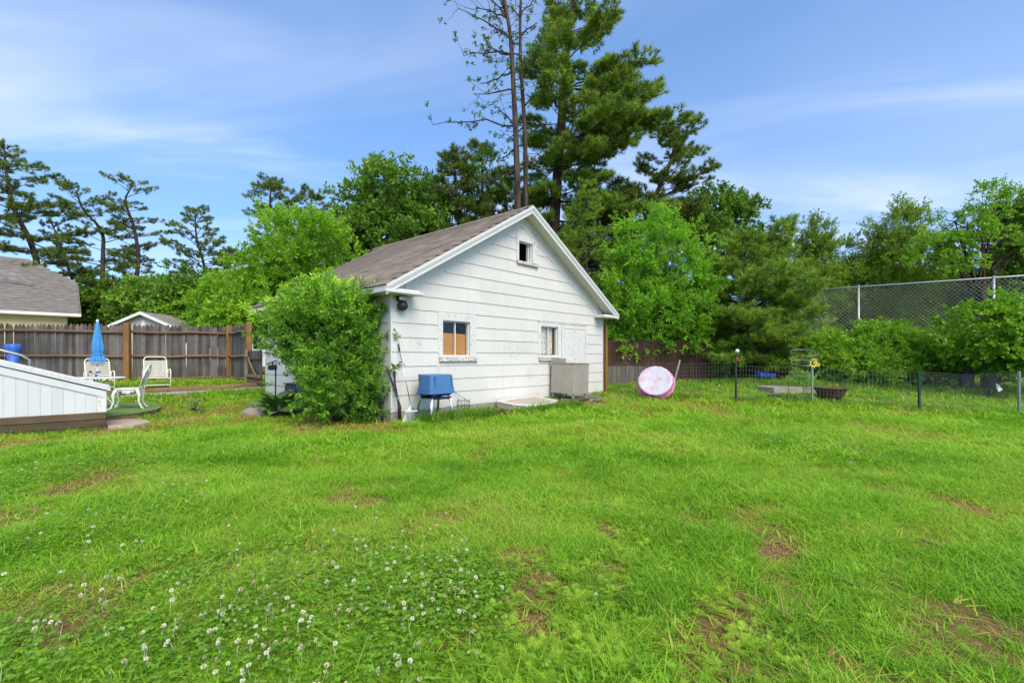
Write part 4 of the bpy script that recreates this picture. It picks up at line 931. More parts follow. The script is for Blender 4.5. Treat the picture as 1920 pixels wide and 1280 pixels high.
# far wood that reads as one mass behind everything
p_, d_, s_, t_ = [], [], [], []
r = random.Random(5)
for i in range(9000):
    px = r.uniform(-350, 2300); d = r.uniform(34, 52)
    hh = 70+45*noise.noise(Vector((px*.012, 3, 0)))+25*noise.noise(Vector((px*.045, 1, 0)))
    if 440 < px < 1350: hh += 55
    if px > 1480: hh -= 25
    hh = max(hh, 25)*(1+.25*noise.noise(Vector((px*.03, d*.1, 0)))); f = r.random()**.75
    c = W(px, 669-hh*f, d); c.z = max(c.z-.0, .45)
    if noise.noise(c*.35) > .42: continue
    p_.append(tuple(c)); d_.append((r.gauss(0, 1), r.gauss(-.5, 1), r.gauss(.3, .6))); s_.append(r.uniform(2.0, 3.4)); t_.append(.38+.3*noise.noise(c*.25)+r.gauss(0, .1))
scatter('far_wood', oak_c, p_, aim(d_), s_, np.clip(t_, 0, 1))
# ---------------------------------------------------------------- the big bush at the garage side
bb = gb(640, 9.0)
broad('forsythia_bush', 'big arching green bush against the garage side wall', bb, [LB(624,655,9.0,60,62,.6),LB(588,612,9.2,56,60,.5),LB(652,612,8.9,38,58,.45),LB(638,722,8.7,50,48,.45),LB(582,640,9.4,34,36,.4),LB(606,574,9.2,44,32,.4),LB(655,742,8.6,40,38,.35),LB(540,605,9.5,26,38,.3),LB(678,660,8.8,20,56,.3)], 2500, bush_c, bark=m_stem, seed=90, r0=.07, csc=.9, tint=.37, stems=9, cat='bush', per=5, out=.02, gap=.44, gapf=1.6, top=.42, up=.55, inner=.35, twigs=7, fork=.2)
# ---------------------------------------------------------------- picket fence, gate, walk
m_picket = wood('weathered_picket', (.120, .104, .097), (.185, .168, .158), (.060, .047, .041), (16, 16, .7), objrand=.5)
m_rail = wood('brown_rail', (.27, .155, .085), (.20, .12, .07), (.11, .07, .045), (1.2, 1.2, 16), objrand=.15)
m_post = wood('orange_post', (.33, .175, .062), (.25, .13, .048), (.13, .07, .03), (14, 14, 1.0), objrand=.15)
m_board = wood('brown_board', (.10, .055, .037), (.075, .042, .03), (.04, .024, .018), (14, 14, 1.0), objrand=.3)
fp = [Vector((-19.5, 13.6)), Vector((-12.0, 15.0)), Vector((-9.42, 16.0)), Vector((-8.0, 14.6))]
pf = T('picket_fence', 'tall weathered grey picket fence behind the patio', 'fence', (fp[1].x, fp[1].y, .4))
fo = Vector((fp[1].x, fp[1].y, .4))
pick = []
for k in range(4):
    r = random.Random(k); w = .1045; H_ = 1.80+r.uniform(-.012, .012)
    pts = [(-w/2, 0), (w/2, 0), (w/2, H_-.085), (w*.36, H_-.05), (w*.22, H_-.012), (0, H_+.006), (-w*.22, H_-.012), (-w*.36, H_-.05), (-w/2, H_-.085)]
    pick.append(MB().prism(pts, -.009, .009).mesh('picket', m_picket))
for a, b in zip(fp[:-1], fp[1:]):
    L_ = (b-a).length; n = int(L_/.108); an = math.atan2(b.y-a.y, b.x-a.x); dr = (b-a)/L_; nr_ = Vector((dr.y, -dr.x))
    for i in range(n):
        p = a+dr*(i+.5)*L_/n; z = min(G(p.x, p.y), .42)
        o = P('picket', pick[random.randrange(4)], None, pf, loc=(p.x-fo.x, p.y-fo.y, z-.4+random.uniform(-.012, .012)), rot=(random.gauss(0, .006), random.gauss(0, .008), an+random.gauss(0, .02)))
    for z in (1.98, 1.22, .52):
        s_ = a+nr_*.05; e = b+nr_*.05; pts = [(s_.x+(e.x-s_.x)*f-fo.x, s_.y+(e.y-s_.y)*f-fo.y, z-.4+.02*math.sin(f*9+z)) for f in (0, .2, .4, .6, .8, 1)]
        P('rail', MB().tube(pts, .042, 8), m_rail, pf, smooth=True)
for k, p in enumerate(fp[1:]+[Vector((-15.8, 14.29))]):
    q = p+Vector((.06, -.12)); P('post', MB().lathe([(.085, -.5), (.085, 1.74), (.07, 1.78), (.02, 1.80)], 10) if False else MB().box((0, 0, .66), (.155, .155, 2.32)), m_post, pf, bevel=.014, loc=(q.x-fo.x, q.y-fo.y, .03), rot=(0, 0, .3+k*.2))
# gate
gA, gB = Vector((-7.98, 14.42)), Vector((-6.95, 13.28)); L_ = (gB-gA).length; an = math.atan2(gB.y-gA.y, gB.x-gA.x)
gt = T('garden_gate', 'low picket gate with new diagonal brace beside the garage', 'gate', (gA.x, gA.y, .33), an)
gp = MB().prism([(-.04, .02), (.04, .02), (.04, 1.02), (0, 1.06), (-.04, 1.02)], -.009, .009).mesh('picket', m_picket)
for i in range(int(L_/.088)): P('picket', gp, None, gt, loc=(.1+i*.088, .03, random.uniform(-.01, .01)))
m_newwood = wood('new_wood', (.42, .29, .15), (.36, .24, .12), (.26, .17, .09), (1.2, 1.2, 14), objrand=.1)
for z in (.12, .28, .80): P('rail', MB().b2((.05, -.03, z), (L_-.03, .012, z+.085)), m_rail if z != .28 else m_newwood, gt, bevel=.006)
P('brace', MB().box((L_*.52, -.045, .56), (1.0, .025, .09), rot=Matrix.Rotation(R(30), 3, 'Y')), m_newwood, gt)
P('stile', MB().b2((-.02, -.04, .02), (.06, .03, 1.08)), m_newwood, gt, bevel=.006)
P('latch', MB().tube([(.08, -.06, .86), (.2, -.06, .86)], .012, 6), m_black, gt)
# walk and log edging
m_walk = simple('walk_concrete', (.36, .34, .33), (.26, .245, .235), 5, .9, bmp=.3)
wl = MB(); top_, n = [], 30
for i in range(n+1):
    x = -13.6+7.0*i/n; yb = 12.12+(x+10.2)*.45
    for s_ in (0, 1): yy = yb-.46*(1-s_); top_.append((x, yy, G(x, yy)+.035))
wl.add(top_+[(x, y, z-.12) for x, y, z in top_], [(2*i, 2*i+2, 2*i+3, 2*i+1) for i in range(n)]+[(2*i, 2*i+62, 2*i+64, 2*i+2) for i in range(n)]+[(2*i+1, 2*i+3, 2*i+65, 2*i+63) for i in range(n)])
wk = P('walk', wl, m_walk); wk['kind'] = 'structure'
lgp = [Vector((x, 12.2+(x+10.2)*.45, 0)) for x in np.linspace(-10.6, -7.1, 9)]
for p in lgp: p.z = G(p.x, p.y)+.065+.008*math.sin(p.x*3)
o = P('edging_log', MB().tube([p-lgp[4] for p in lgp], [.075+.004*math.sin(i*2) for i in range(9)], 12), m_rail, loc=lgp[4], smooth=False); tag(o, 'long round brown timber edging the walk by the fence', 'log')
# patio slab with green turf carpet
m_carpet = simple('green_carpet', (.165, .25, .08), (.13, .205, .06), 30, .95, spec=.1, bmp=.6)
sl_ = T('patio_slab', 'low patio slab covered in worn green outdoor carpet', 'patio', (-8.3, 9.9, 0), 0)
spl = [(a+8.3, b_-9.9) for a, b_ in SLAB]
sz = .13
P('slab_edge', MB().prism(spl, -.1, sz-.02, 'z'), simple('slab_side', (.22, .16, .09), (.14, .10, .06), 8, .95), sl_)
P('carpet', MB().prism([(a*1.012, b_*1.012) for a, b_ in spl], sz-.018, sz, 'z'), m_carpet, sl_)
pd_ = P('stepping_slab', MB().prism([(a+7.0, b_-8.5) for a, b_ in PAD], -.06, .035, 'z'), simple('pale_concrete', (.47, .38, .29), (.38, .30, .22), 4, .9, bmp=.3), loc=(-7.0, 8.5, G(-7.0, 8.5)+.01), bevel=.012)
tag(pd_, 'pale sandy stepping slab at the end of the bulkhead', 'slab')
# ---------------------------------------------------------------- cellar bulkhead
m_panel = paint('bulkhead_paint', (.62, .625, .63), (.30, .26, .2), .79, 9, .5)
m_timber = wood('base_timber', (.17, .125, .075), (.115, .082, .05), (.07, .05, .032), (1.2, 1.2, 18), objrand=.2)
bk = T('bulkhead', 'white sloping cellar bulkhead on a dark timber base', 'bulkhead', (-6.72, 7.94, 0), math.atan2(-.656, -.755))
LB_, DB = 3.2, 1.35
hz = lambda x: .655+.345*x
for k in range(2): P('base_timber', MB().b2((-.01+.004*k, -DB, -.10+.15*k+.002), (LB_, .012-.006*k, .05+.15*k)) if k == 0 else MB().b2((-.004, -DB+.01, .052), (LB_, .002, .17)), m_timber, bk, bevel=.01)
P('base_timber', MB().b2((-.008, -DB, .173), (LB_, .008, .29)), m_timber, bk, bevel=.01)
x = .115; w = .132
while x < LB_-.2:
    P('side_board', MB().prism([(x+.0012, .29), (x+w-.0012, .29), (x+w-.0012, hz(x+w)-.12), (x+.0012, hz(x)-.12)], -.020, -.012), m_panel, bk, bevel=.002); x += w
P('side_backing', MB().prism([(.02, .285), (LB_, .285), (LB_, hz(LB_)-.02), (.02, hz(0)-.02)], -.06, -.019), m_panel, bk)
P('far_side', MB().prism([(.02, .285), (LB_, .285), (LB_, hz(LB_)-.02), (.02, hz(0)-.02)], -DB+.02, -DB+.06), m_panel, bk)
P('corner_post', MB().b2((-.012, -.10, .29), (.113, .004, .635)), m_peel, bk, bevel=.004)
P('end_board', MB().b2((-.006, -DB+.02, .295), (.016, -.102, .63)), m_panel, bk)
P('fascia_board', MB().prism([(.0, hz(0)-.125), (LB_, hz(LB_)-.125), (LB_, hz(LB_)-.005), (.0, hz(0)-.02)], -.012, .008), m_panel, bk)
dm = Matrix.Rotation(-math.atan(.345), 4, 'Y')
for k in range(2):
    y1 = .03-k*(DB/2+.02); d_ = P('bulkhead_door', MB().b2((-.06, y1-DB/2-.005, .0), (LB_*1.07, y1, .03)), m_panel, bk, bevel=.005, loc=(0, 0, hz(0)+.002-.0+.012*k)); d_.rotation_euler = (0, -math.atan(.345), 0)
    P('door_batten', MB().b2((-.05, y1-.10, .031), (LB_*1.05, y1-.004, .05)), m_peel, d_, bevel=.004)
rl = P('handrail_pipe', MB().tube([(0, 0, -.75), (0, 0, .02), (-.08, -.06, .10), (-1.3, -.95, .62)], .028, 10), simple('grey_pipe', (.32, .33, .33), rough=.4, metal=.6), loc=(-8.6, 8.55, 1.13), smooth=True); tag(rl, 'grey metal handrail pipe slanting up behind the bulkhead', 'handrail')
# ---------------------------------------------------------------- patio furniture
m_iron = simple('white_cast_iron', (.78, .78, .75), (.66, .66, .62), 8, .4)
m_cream = simple('cream_tube', (.70, .68, .55), (.64, .62, .50), 6, .4)
m_strap = simple('cream_strap', (.76, .745, .64), (.68, .66, .56), 6, .5)
def strap_chair(label, loc, rz):
    t_ = T('strap_chair', label, 'chair', loc, rz, 'cream strap lawn chairs by the picket fence')      # faces local -y
    for sx in (-1, 1):
        x = sx*.28
        P('leg', MB().tube([(x, -.26, 0), (x, -.26, .50), (x, -.23, .57), (x, -.15, .60), (x, .12, .59)], .016, 8), m_cream, t_, smooth=True)
        P('leg', MB().tube([(x*.97, .28, 0), (x*.97, .20, .38), (x*.97, .17, .58)], .016, 8), m_cream, t_, smooth=True)
    bp = [(-.25, -.24, .36), (-.25, .10, .34), (-.25, .30, .84), (-.22, .325, .905), (-.17, .335, .925), (.17, .335, .925), (.22, .325, .905), (.25, .30, .84), (.25, .10, .34), (.25, -.24, .36)]
    P('seat_frame', MB().tube(bp, .016, 8), m_cream, t_, smooth=True)
    P('front_rail', MB().tube([(-.28, -.26, .12), (-.24, -.27, .19), (.24, -.27, .19), (.28, -.26, .12)], .014, 8).tube([(-.27, .22, .22), (.27, .22, .22)], .012, 6), m_cream, t_, smooth=True)
    for i in range(9):
        f = (i+.6)/9.3; y = .10+.20*f; z = .34+.50*f
        P('strap', MB().box((0, y, z), (.53, .010, .027), rot=Matrix.Rotation(-.38, 3, 'X')), m_strap, t_)
    for i in range(6): P('strap', MB().box((0, -.21+.055*i, .372), (.53, .040, .010)), m_strap, t_)
    return t_
cx_, cy_ = -9.48, 12.8
strap_chair('cream strap lawn chair standing behind the ornate white chair', (cx_, cy_, G(cx_, cy_)), R(42))
cx_, cy_ = -10.8, 12.55
strap_chair('cream strap lawn chair half hidden behind the white table', (cx_, cy_, G(cx_, cy_)), R(48))
# ornate cast chair
oc = T('ornate_chair', 'white cast-iron garden chair with openwork shell back', 'chair', (-7.95, 9.95, sz), R(-63))        # faces local -y (towards the table)
for sx in (-1, 1):
    P('leg', MB().tube([(sx*.17, -.17, .40), (sx*.21, -.21, .30), (sx*.20, -.20, .16), (sx*.22, -.24, .03), (sx*.23, -.28, .008)], [.032, .030, .018, .015, .022], 8), m_iron, oc, smooth=True)
    P('leg', MB().tube([(sx*.16, .17, .40), (sx*.18, .21, .30), (sx*.17, .20, .16), (sx*.19, .25, .04), (sx*.20, .29, .008)], [.032, .028, .017, .014, .020], 8), m_iron, oc, smooth=True)
st = MB().lathe([(.0, .395), (.20, .395), (.225, .405), (.23, .42), (.215, .43), (.19, .425), (.0, .428)], 24); P('seat', st, m_iron, oc, smooth=True)
ap = MB()
for k in range(20):
    w = k/20*6.283; w2 = (k+1)/20*6.283; dz = .05+.03*math.cos(k*1.6)
    ap.add([(.218*math.cos(w), .218*math.sin(w), .40), (.218*math.cos(w2), .218*math.sin(w2), .40), (.213*math.cos(w2), .213*math.sin(w2), .40-dz), (.213*math.cos(w), .213*math.sin(w), .40-dz)], [(0, 1, 2, 3)])
    ap.add([(.206*math.cos(w), .206*math.sin(w), .40), (.206*math.cos(w2), .206*math.sin(w2), .40), (.201*math.cos(w2), .201*math.sin(w2), .40-dz), (.201*math.cos(w), .201*math.sin(w), .40-dz)], [(3, 2, 1, 0)])
P('apron', ap, m_iron, oc)
bk_ = MB(); bx_ = lambda x, z: (x, .20+(z-.42)*.33+.22*x*x, z)
rim = [bx_(.06*s_, z) for s_, z in ((-1, .42),)]+[bx_(-.10, .50), bx_(-.20, .58), bx_(-.235, .70), bx_(-.19, .82), bx_(-.09, .89), bx_(0, .905), bx_(.09, .89), bx_(.19, .82), bx_(.235, .70), bx_(.20, .58), bx_(.10, .50), bx_(.06, .42)]
bk_.tube(rim, .016, 8)
for a in range(-5, 6): bk_.tube([bx_(.012*a, .47), bx_(.030*a, .62), bx_(.222*math.sin(a*.27), .70+.19*math.cos(a*.27)-.01)], .0085, 6)
for rr, zc_ in ((.10, .60), (.16, .64)): bk_.tube([bx_(rr*math.sin(q), zc_+rr*.9*math.cos(q)) for q in np.linspace(-2.0, 2.0, 15)], .0085, 6)
for a in range(-3, 4): bk_.tube([bx_(.05*a+.024*math.cos(q), .77-.012*a*a+.024*math.sin(q)) for q in np.linspace(0, 6.283, 9)], .007, 5)
P('backrest', bk_, m_iron, oc, smooth=True)
# table
tb = T('patio_table', 'white oval cast garden table holding the blue umbrella', 'table', (-8.62, 9.98, sz), R(10))
top = MB().lathe([(.03, .618), (.30, .618), (.43, .625), (.44, .64), (.43, .652), (.03, .655)], 36); top.v = [(x*1.12, y*.85, z) for x, y, z in top.v]; P('tabletop', top, m_iron, tb, smooth=False)
for k in range(4):
    w = k*1.571+.78; c, s_ = math.cos(w), math.sin(w)
    P('leg', MB().tube([(.20*c, .17*s_, .62), (.10*c, .09*s_, .52), (.075*c, .07*s_, .36), (.14*c, .13*s_, .24), (.24*c, .22*s_, .10), (.33*c, .30*s_, .015), (.37*c, .34*s_, .012)], [.018, .016, .016, .017, .017, .016, .022], 8), m_iron, tb, smooth=True)
    P('scroll', MB().tube([(.11*c+.06*c*math.cos(q), .10*s_+.06*s_*math.cos(q), .44+.06*math.sin(q)) for q in np.linspace(0, 5.5, 12)], .009, 6), m_iron, tb, smooth=True)
P('pole_ring', MB().lathe([(.035, .33), (.06, .33), (.06, .37), (.035, .37)], 16), m_iron, tb)
# umbrella
m_blue = simple('blue_umbrella_cloth', (.075, .30, .62), (.06, .245, .54), 5, .7, spec=.2)
um = T('patio_umbrella', 'closed light-blue patio umbrella standing in the white table', 'umbrella', (-8.62, 9.98, sz))
P('pole', MB().tube([(0, 0, .02), (0, 0, 1.80)], .018, 10), m_iron, um, smooth=True)
fold = lambda w, z: 1+.30*math.cos(6*w+z*3)*min(1, max(0, (1.75-z)*3))+.06*math.cos(13*w)
P('canopy', MB().lathe([(.015, 1.80), (.032, 1.76), (.048, 1.62), (.070, 1.42), (.085, 1.25), (.072, 1.16), (.060, 1.12), (.09, 1.06), (.125, .985), (.12, .965), (.08, .985)], 48, wob=fold), m_blue, um, smooth=True)
P('canopy_hem', MB().lathe([(.125, .96), (.13, .968), (.09, .94), (.075, .90), (.06, .93)], 48, wob=fold), simple('pale_lining', (.62, .68, .74), rough=.7), um, smooth=True)
P('tie_strap', MB().lathe([(.072, 1.135), (.088, 1.13), (.088, 1.11), (.072, 1.105)], 24, wob=fold), m_blue, um)
P('finial', MB().lathe([(.012, 1.79), (.026, 1.81), (.022, 1.84), (.006, 1.85)], 12), m_iron, um, smooth=True)
# pots on the table
m_potw = simple('white_pot', (.74, .76, .80), rough=.35); m_purple = simple('purple_motif', (.22, .12, .62), rough=.5); m_sprout = simple('sprout', (.09, .17, .03), (.05, .11, .02), 20, .6)
for k, (dx, dy, lab) in enumerate(((-.10, -.06, 'small white pot with purple motif on the white table'), (.085, -.07, 'small white pot with blue motif on the white table'))):
    pt = T('flower_pot', lab, 'pot', (-8.62+dx, 9.98+dy, sz+.655), 0, 'small pots on the white table')
    P('pot', MB().lathe([(.030, 0), (.040, .075), (.043, .08), (.036, .08), (.034, .06)], 18), m_potw, pt, smooth=True)
    P('motif', MB().add([(.022*math.cos(q)*(1+.25*math.cos(5*q)), -.0385-.006*0, .042+.022*math.sin(q)*(1+.25*math.cos(5*q))) for q in np.linspace(0, 6.0, 20)], [tuple(range(20))]).add([(.022*math.cos(q)*(1+.25*math.cos(5*q)), -.034, .042+.022*math.sin(q)*(1+.25*math.cos(5*q))) for q in np.linspace(0, 6.0, 20)], [tuple(range(19, -1, -1))]), m_purple if k == 0 else simple('blue_motif', (.10, .16, .60), rough=.5), pt)
    sp_ = MB(); r = random.Random(k)
    for _ in range(26):
        a = r.uniform(0, 6.28); l_ = r.uniform(.03, .07); lf = leaf((r.gauss(0, .012), r.gauss(0, .012), .075), (math.cos(a)*.6, math.sin(a)*.6, 1), (math.cos(a), math.sin(a), .3), l_, .018); sp_.add(lf[0], lf[1])
    P('plant', sp_, m_sprout, pt)
bt = T('dark_bottle', 'small dark bottle between the two table pots', 'bottle', (-8.60, 9.93, sz+.655)); P('body', MB().lathe([(.018, 0), (.019, .05), (.010, .07), (.009, .09), (.011, .095), (.004, .097)], 14), simple('dark_glass', (.05, .03, .025), rough=.15), bt, smooth=True); P('cap', MB().lathe([(.012, .0975), (.012, .112), (.003, .114)], 12), m_black, bt)
# blue bag-lined bin beyond the bulkhead
bn = T('tall_bin', 'tall bin lined with a blue bag folded over its rim by the fence', 'bin', (-13.2, 12.7, G(-13.2, 12.7)))
m_bag = simple('blue_bag', (.045, .15, .56), (.035, .105, .42), 7, .5, bmp=.4)
P('bin_body', MB().lathe([(.09, 0), (.10, .6), (.13, 1.05), (.12, 1.05), (.09, .7)], 24), m_bag, bn, smooth=True)
P('bag_rim', MB().lathe([(.14, 1.03), (.165, 1.08), (.17, 1.20), (.16, 1.29), (.11, 1.285), (.10, 1.1)], 40, wob=lambda w, z: 1+.05*math.cos(5*w+z*9)+.03*math.cos(11*w)), m_bag, bn, smooth=True)
# fallen branch with leaves by the walk
fx, fy = onground(372, 757)
br = T('cut_branch', 'short cut branch with wilting leaves lying near the walk', 'branch', (fx, fy, G(fx, fy)), R(-38))
P('wood', MB().tube([(-.32, 0, .05), (0, .01, .045), (.30, -.01, .05)], [.028, .034, .036], 9), m_bark2, br, smooth=True)
lv = MB(); r = random.Random(4)
for _ in range(34):
    c = Vector((-.3+r.gauss(0, .11), r.gauss(.05, .12), .08+abs(r.gauss(0, .12)))); lf = leaf(c, (r.gauss(-.5, .6), r.gauss(0, .7), r.gauss(.1, .5)), (r.gauss(0, .4), r.gauss(0, .4), 1), .13, .055); lv.add(lf[0], lf[1])
lv.tube([(-.30, 0, .05), (-.42, .05, .15), (-.52, .10, .30)], .007, 5).tube([(-.30, 0, .05), (-.38, -.08, .2), (-.40, -.15, .33)], .006, 5)
P('leaves', lv, simple('wilting_leaf', (.13, .24, .05), (.10, .18, .04), 8, .6), br)
# ---------------------------------------------------------------- neighbours' buildings
m_yellow = simple('yellow_siding', (.62, .55, .27), (.58, .51, .25), 2, .6); m_nroof = simple('grey_roof', (.27, .243, .222), (.185, .166, .152), 3.0, .95, spec=.1, bmp=.3, objrand=.2, scl=(1, 1, 3), detail=8)
m_white = simple('white_paint', (.76, .76, .74), (.7, .7, .68), 3, .55)
nh = T('yellow_house', 'yellow house with steep grey shingled roof and clipped gable', 'house', (-22.5, 25, 0), GR)
P('wall', MB().b2((-13, .35, -.3), (-.45, 4.25, 3.42)), m_yellow, nh)
P('wall', MB().prism([(.35, 3.4), (4.25, 3.4), (3.0, 5.0), (1.6, 5.0)], -.6, -.45, 'x'), m_yellow, nh)
rz_ = lambda y: 3.4+1.28*y
A = [(-13.4, 0, 3.4), (0, 0, 3.4), (0, 1.4, 5.19), (-1.95, 2.29, 6.33), (-13.4, 2.29, 6.33), (0, 4.58, 3.4), (0, 3.18, 5.19), (-13.4, 4.58, 3.4)]
P('roof', MB().add(A+[(-.3, 1.4, 5.15), (-.3, 3.18, 5.15)], [(0, 1, 2, 3, 4), (4, 3, 6, 5, 7), (2, 6, 3)]).add([(x, y, z-.12) for x, y, z in A], [(4, 3, 2, 1, 0), (7, 5, 6, 3, 4), (3, 6, 2)]), m_nroof, nh)
sc_ = MB(); sn = math.hypot(2.29, 2.93)
for k in range(21):
    f = k/21; y = 2.29*f; z = 3.4+2.93*f; xr = 0 if y < 1.4 else -1.95*(y-1.4)/.89
    sc_.add([(-13.4, y-.012, z+.02), (xr, y-.012, z+.02), (xr, y+.12, z+.145), (-13.4, y+.12, z+.145), (-13.4, y, z-.005), (xr, y, z-.005)], [(0, 1, 2, 3), (0, 4, 5, 1)])
P('shingle_courses', sc_, m_nroof, nh)
P('gutter', MB().b2((-13.4, -.12, 3.27), (.05, .0, 3.42)), m_white, nh, bevel=.02)
P('soffit', MB().b2((-13.4, .0, 3.26), (0, .35, 3.30)), m_white, nh)
P('rake_board', MB().add([(.01, -.02, 3.30), (.01, 1.38, 5.09), (.01, 1.38, 5.19), (.01, -.02, 3.42), (.05, -.02, 3.30), (.05, 1.38, 5.09), (.05, 1.38, 5.19), (.05, -.02, 3.42)], [(0, 1, 2, 3), (7, 6, 5, 4), (0, 4, 5, 1), (3, 2, 6, 7), (0, 3, 7, 4), (1, 5, 6, 2)]), m_nroof, nh)
# small beige gable building
sg = T('gable_shed', 'small beige gable building with white trim peeking over the fence', 'shed', (-15.35, 20, -.72), R(6))
m_beige = simple('beige_siding', (.52, .46, .37), (.48, .42, .34), 3, .7)
P('wall', MB().prism([(-1.15, 0), (1.15, 0), (1.15, 3.16), (0, 3.70), (-1.15, 3.16)], 0, 3), m_beige, sg)
for s_ in (-1, 1):
    c = [(0, 3.80), (s_*1.38, 3.16), (s_*1.38, 3.06), (0, 3.69)]
    P('roof', MB().prism(c if s_ < 0 else c[::-1], -.2, 3.2), m_nroof, sg)
    c = [(0, 3.79), (s_*1.39, 3.15), (s_*1.39, 3.04), (0, 3.67)]
    P('rake_board', MB().prism(c if s_ < 0 else c[::-1], -.25, -.20), m_white, sg)
P('vent', MB().b2((-.06, -.03, 3.2), (.06, .0, 3.42)), m_white, sg)
# curved weathered canopy end poking in above the fence
cv_ = T('canopy_end', 'curved grey weathered canopy end poking out before the yellow house', 'canopy', (-12.72, 12.3, 0))
pr = [(-1.6, 3.55), (-.9, 3.50), (-.45, 3.40), (-.2, 3.29), (-.02, 3.14), (.0, 3.05), (-.06, 3.05), (-.25, 3.19), (-.5, 3.26), (-1.6, 3.32)]
P('valance', MB().prism([(x, z+.02) for x, z in pr], -.5, .5), simple('weathered_canvas', (.30, .27, .24), (.16, .14, .13), 5, .9), cv_, bevel=.01)
P('post', MB().b2((-1.5, -.05, 0), (-1.4, .05, 3.36)), m_timber, cv_)
# white SUV beyond the gate
car = T('parked_suv', 'white car parked beyond the garden gate', 'car', (-10.55, 19.6, .42), R(12))
m_carw, t, b = newmat('car_paint'); b.inputs['Base Color'].default_value = (.72, .73, .75, 1); b.inputs['Roughness'].default_value = .25; b.inputs['Coat Weight'].default_value = .6
body = [(-2.2, .35), (2.2, .35), (2.28, .6), (2.2, .95), (1.2, 1.08), (.55, 1.62), (.2, 1.70), (-1.7, 1.68), (-2.05, 1.5), (-2.25, 1.0), (-2.28, .5)]
P('body', MB().prism(body, -.88, .88), m_carw, car, bevel=.06)
m_cglass = simple('car_glass', (.02, .025, .03), rough=.08, spec=.6)
for s_ in (-1, 1):
    y0, y1 = sorted((s_*.882, s_*.892))
    for pl in ([(.25, 1.1), (1.0, 1.1), (.5, 1.55), (.25, 1.58)], [(-.75, 1.1), (.18, 1.1), (.18, 1.58), (-.75, 1.58)], [(-1.85, 1.15), (-.82, 1.1), (-.82, 1.57), (-1.65, 1.55)]): P('window', MB().prism(pl, y0, y1), m_cglass, car)
    for wx in (-1.35, 1.4):
        wh = P('wheel', MB().lathe([(.22, -.11), (.33, -.11), (.345, -.06), (.345, .06), (.33, .11), (.22, .11)], 24, Matrix.Translation((wx, s_*.80, .345)) @ Matrix.Rotation(R(90), 4, 'X')), m_black, car, smooth=True)
        P('rim', MB().lathe([(.02, -.112), (.215, -.105), (.21, .105), (.02, .112)], 18, Matrix.Translation((wx, s_*.80, .345)) @ Matrix.Rotation(R(90), 4, 'X')), m_steel, wh)
    P('headlight', MB().b2((2.16, s_*.6-.16, .72), (2.285, s_*.6+.16, .86)), simple('lamp', (.8, .8, .8), rough=.1), car, bevel=.02)
P('windscreen', MB().add([(1.15, -.74, 1.13), (1.15, .74, 1.13), (.60, .66, 1.60), (.60, -.66, 1.60), (1.13, -.74, 1.10), (1.13, .74, 1.10), (.57, .66, 1.58), (.57, -.66, 1.58)], [(0, 1, 2, 3), (4, 7, 6, 5), (0, 3, 7, 4), (1, 5, 6, 2)]), m_cglass, car)
# ---------------------------------------------------------------- things along the garage
def atg(u, v): p = gw(u, v); return p.x, p.y, G(p.x, p.y)
m_chrome = simple('chrome_tube', (.75, .75, .74), rough=.22, metal=1.0)
m_navy = simple('navy_plastic', (.028, .050, .155), (.022, .04, .12), 4, .45); m_tub = simple('blue_tub', (.065, .175, .38), (.05, .145, .33), 3, .45)
def shell_chair(label, loc, rz):
    t_ = T('stacking_chair', label, 'chair', loc, rz, 'navy stacking chairs')
    sh = MB(); prof = [(-.23, .425), (-.20, .445), (-.05, .43), (.08, .425), (.14, .44), (.185, .52), (.21, .65), (.225, .78), (.228, .80)]; n = 9; vs = []
    for (y, z) in prof:
        for i in range(n): f = -1+2*i/(n-1); w = .225 if z < .5 else .215; vs.append((f*w, y-(.02*f*f if z > .5 else 0), z+(.018*f*f if z < .5 else 0)))
    m = len(prof); fs = [(j*n+i, j*n+i+1, (j+1)*n+i+1, (j+1)*n+i) for j in range(m-1) for i in range(n-1)]
    sh.add(vs, fs).add([(x, y+.008, z-.010) for x, y, z in vs], [f[::-1] for f in fs])
    P('seat_shell', sh, m_navy, t_, smooth=True)
    for sx in (-1, 1):
        P('leg', MB().tube([(sx*.17, -.17, .418), (sx*.215, -.20, .40), (sx*.235, -.235, .20), (sx*.25, -.27, .01)], .0125, 8), m_chrome, t_, smooth=True)
        P('leg', MB().tube([(sx*.17, .13, .415), (sx*.21, .16, .40), (sx*.23, .21, .20), (sx*.245, .26, .01)], .0125, 8), m_chrome, t_, smooth=True)
        P('foot_cap', MB().lathe([(.016, 0), (.016, .03), (.006, .032)], 8, Matrix.Translation((sx*.25, -.27, 0))), m_trim, t_)
    P('under_frame', MB().tube([(-.17, -.17, .418), (.17, -.17, .418)], .011, 8).tube([(-.17, .13, .415), (.17, .13, .415)], .011, 8), m_chrome, t_, smooth=True)
    return t_
ux, uy, uz = atg(.64, -.46)
shell_chair('lower navy plastic chair with chrome legs, under its stacked twin', (ux, uy, uz), GR-.08)
shell_chair('upper navy plastic chair of the stack, carrying the blue tub', (ux, uy, uz+.065), GR-.02)
tb_ = T('storage_tub', 'blue plastic storage tub turned upside down on the chairs', 'tub', (ux, uy, uz+.52), GR+.02, )
def rrect(w, d, r_, n=5):
    out_ = []
    for cx__, cy__, a0 in ((w/2-r_, d/2-r_, 0), (-w/2+r_, d/2-r_, 1), (-w/2+r_, -d/2+r_, 2), (w/2-r_, -d/2+r_, 3)):
        for i in range(n): a = (a0+i/(n-1))*math.pi/2; out_.append((cx__+r_*math.cos(a), cy__+r_*math.sin(a)))
    return out_
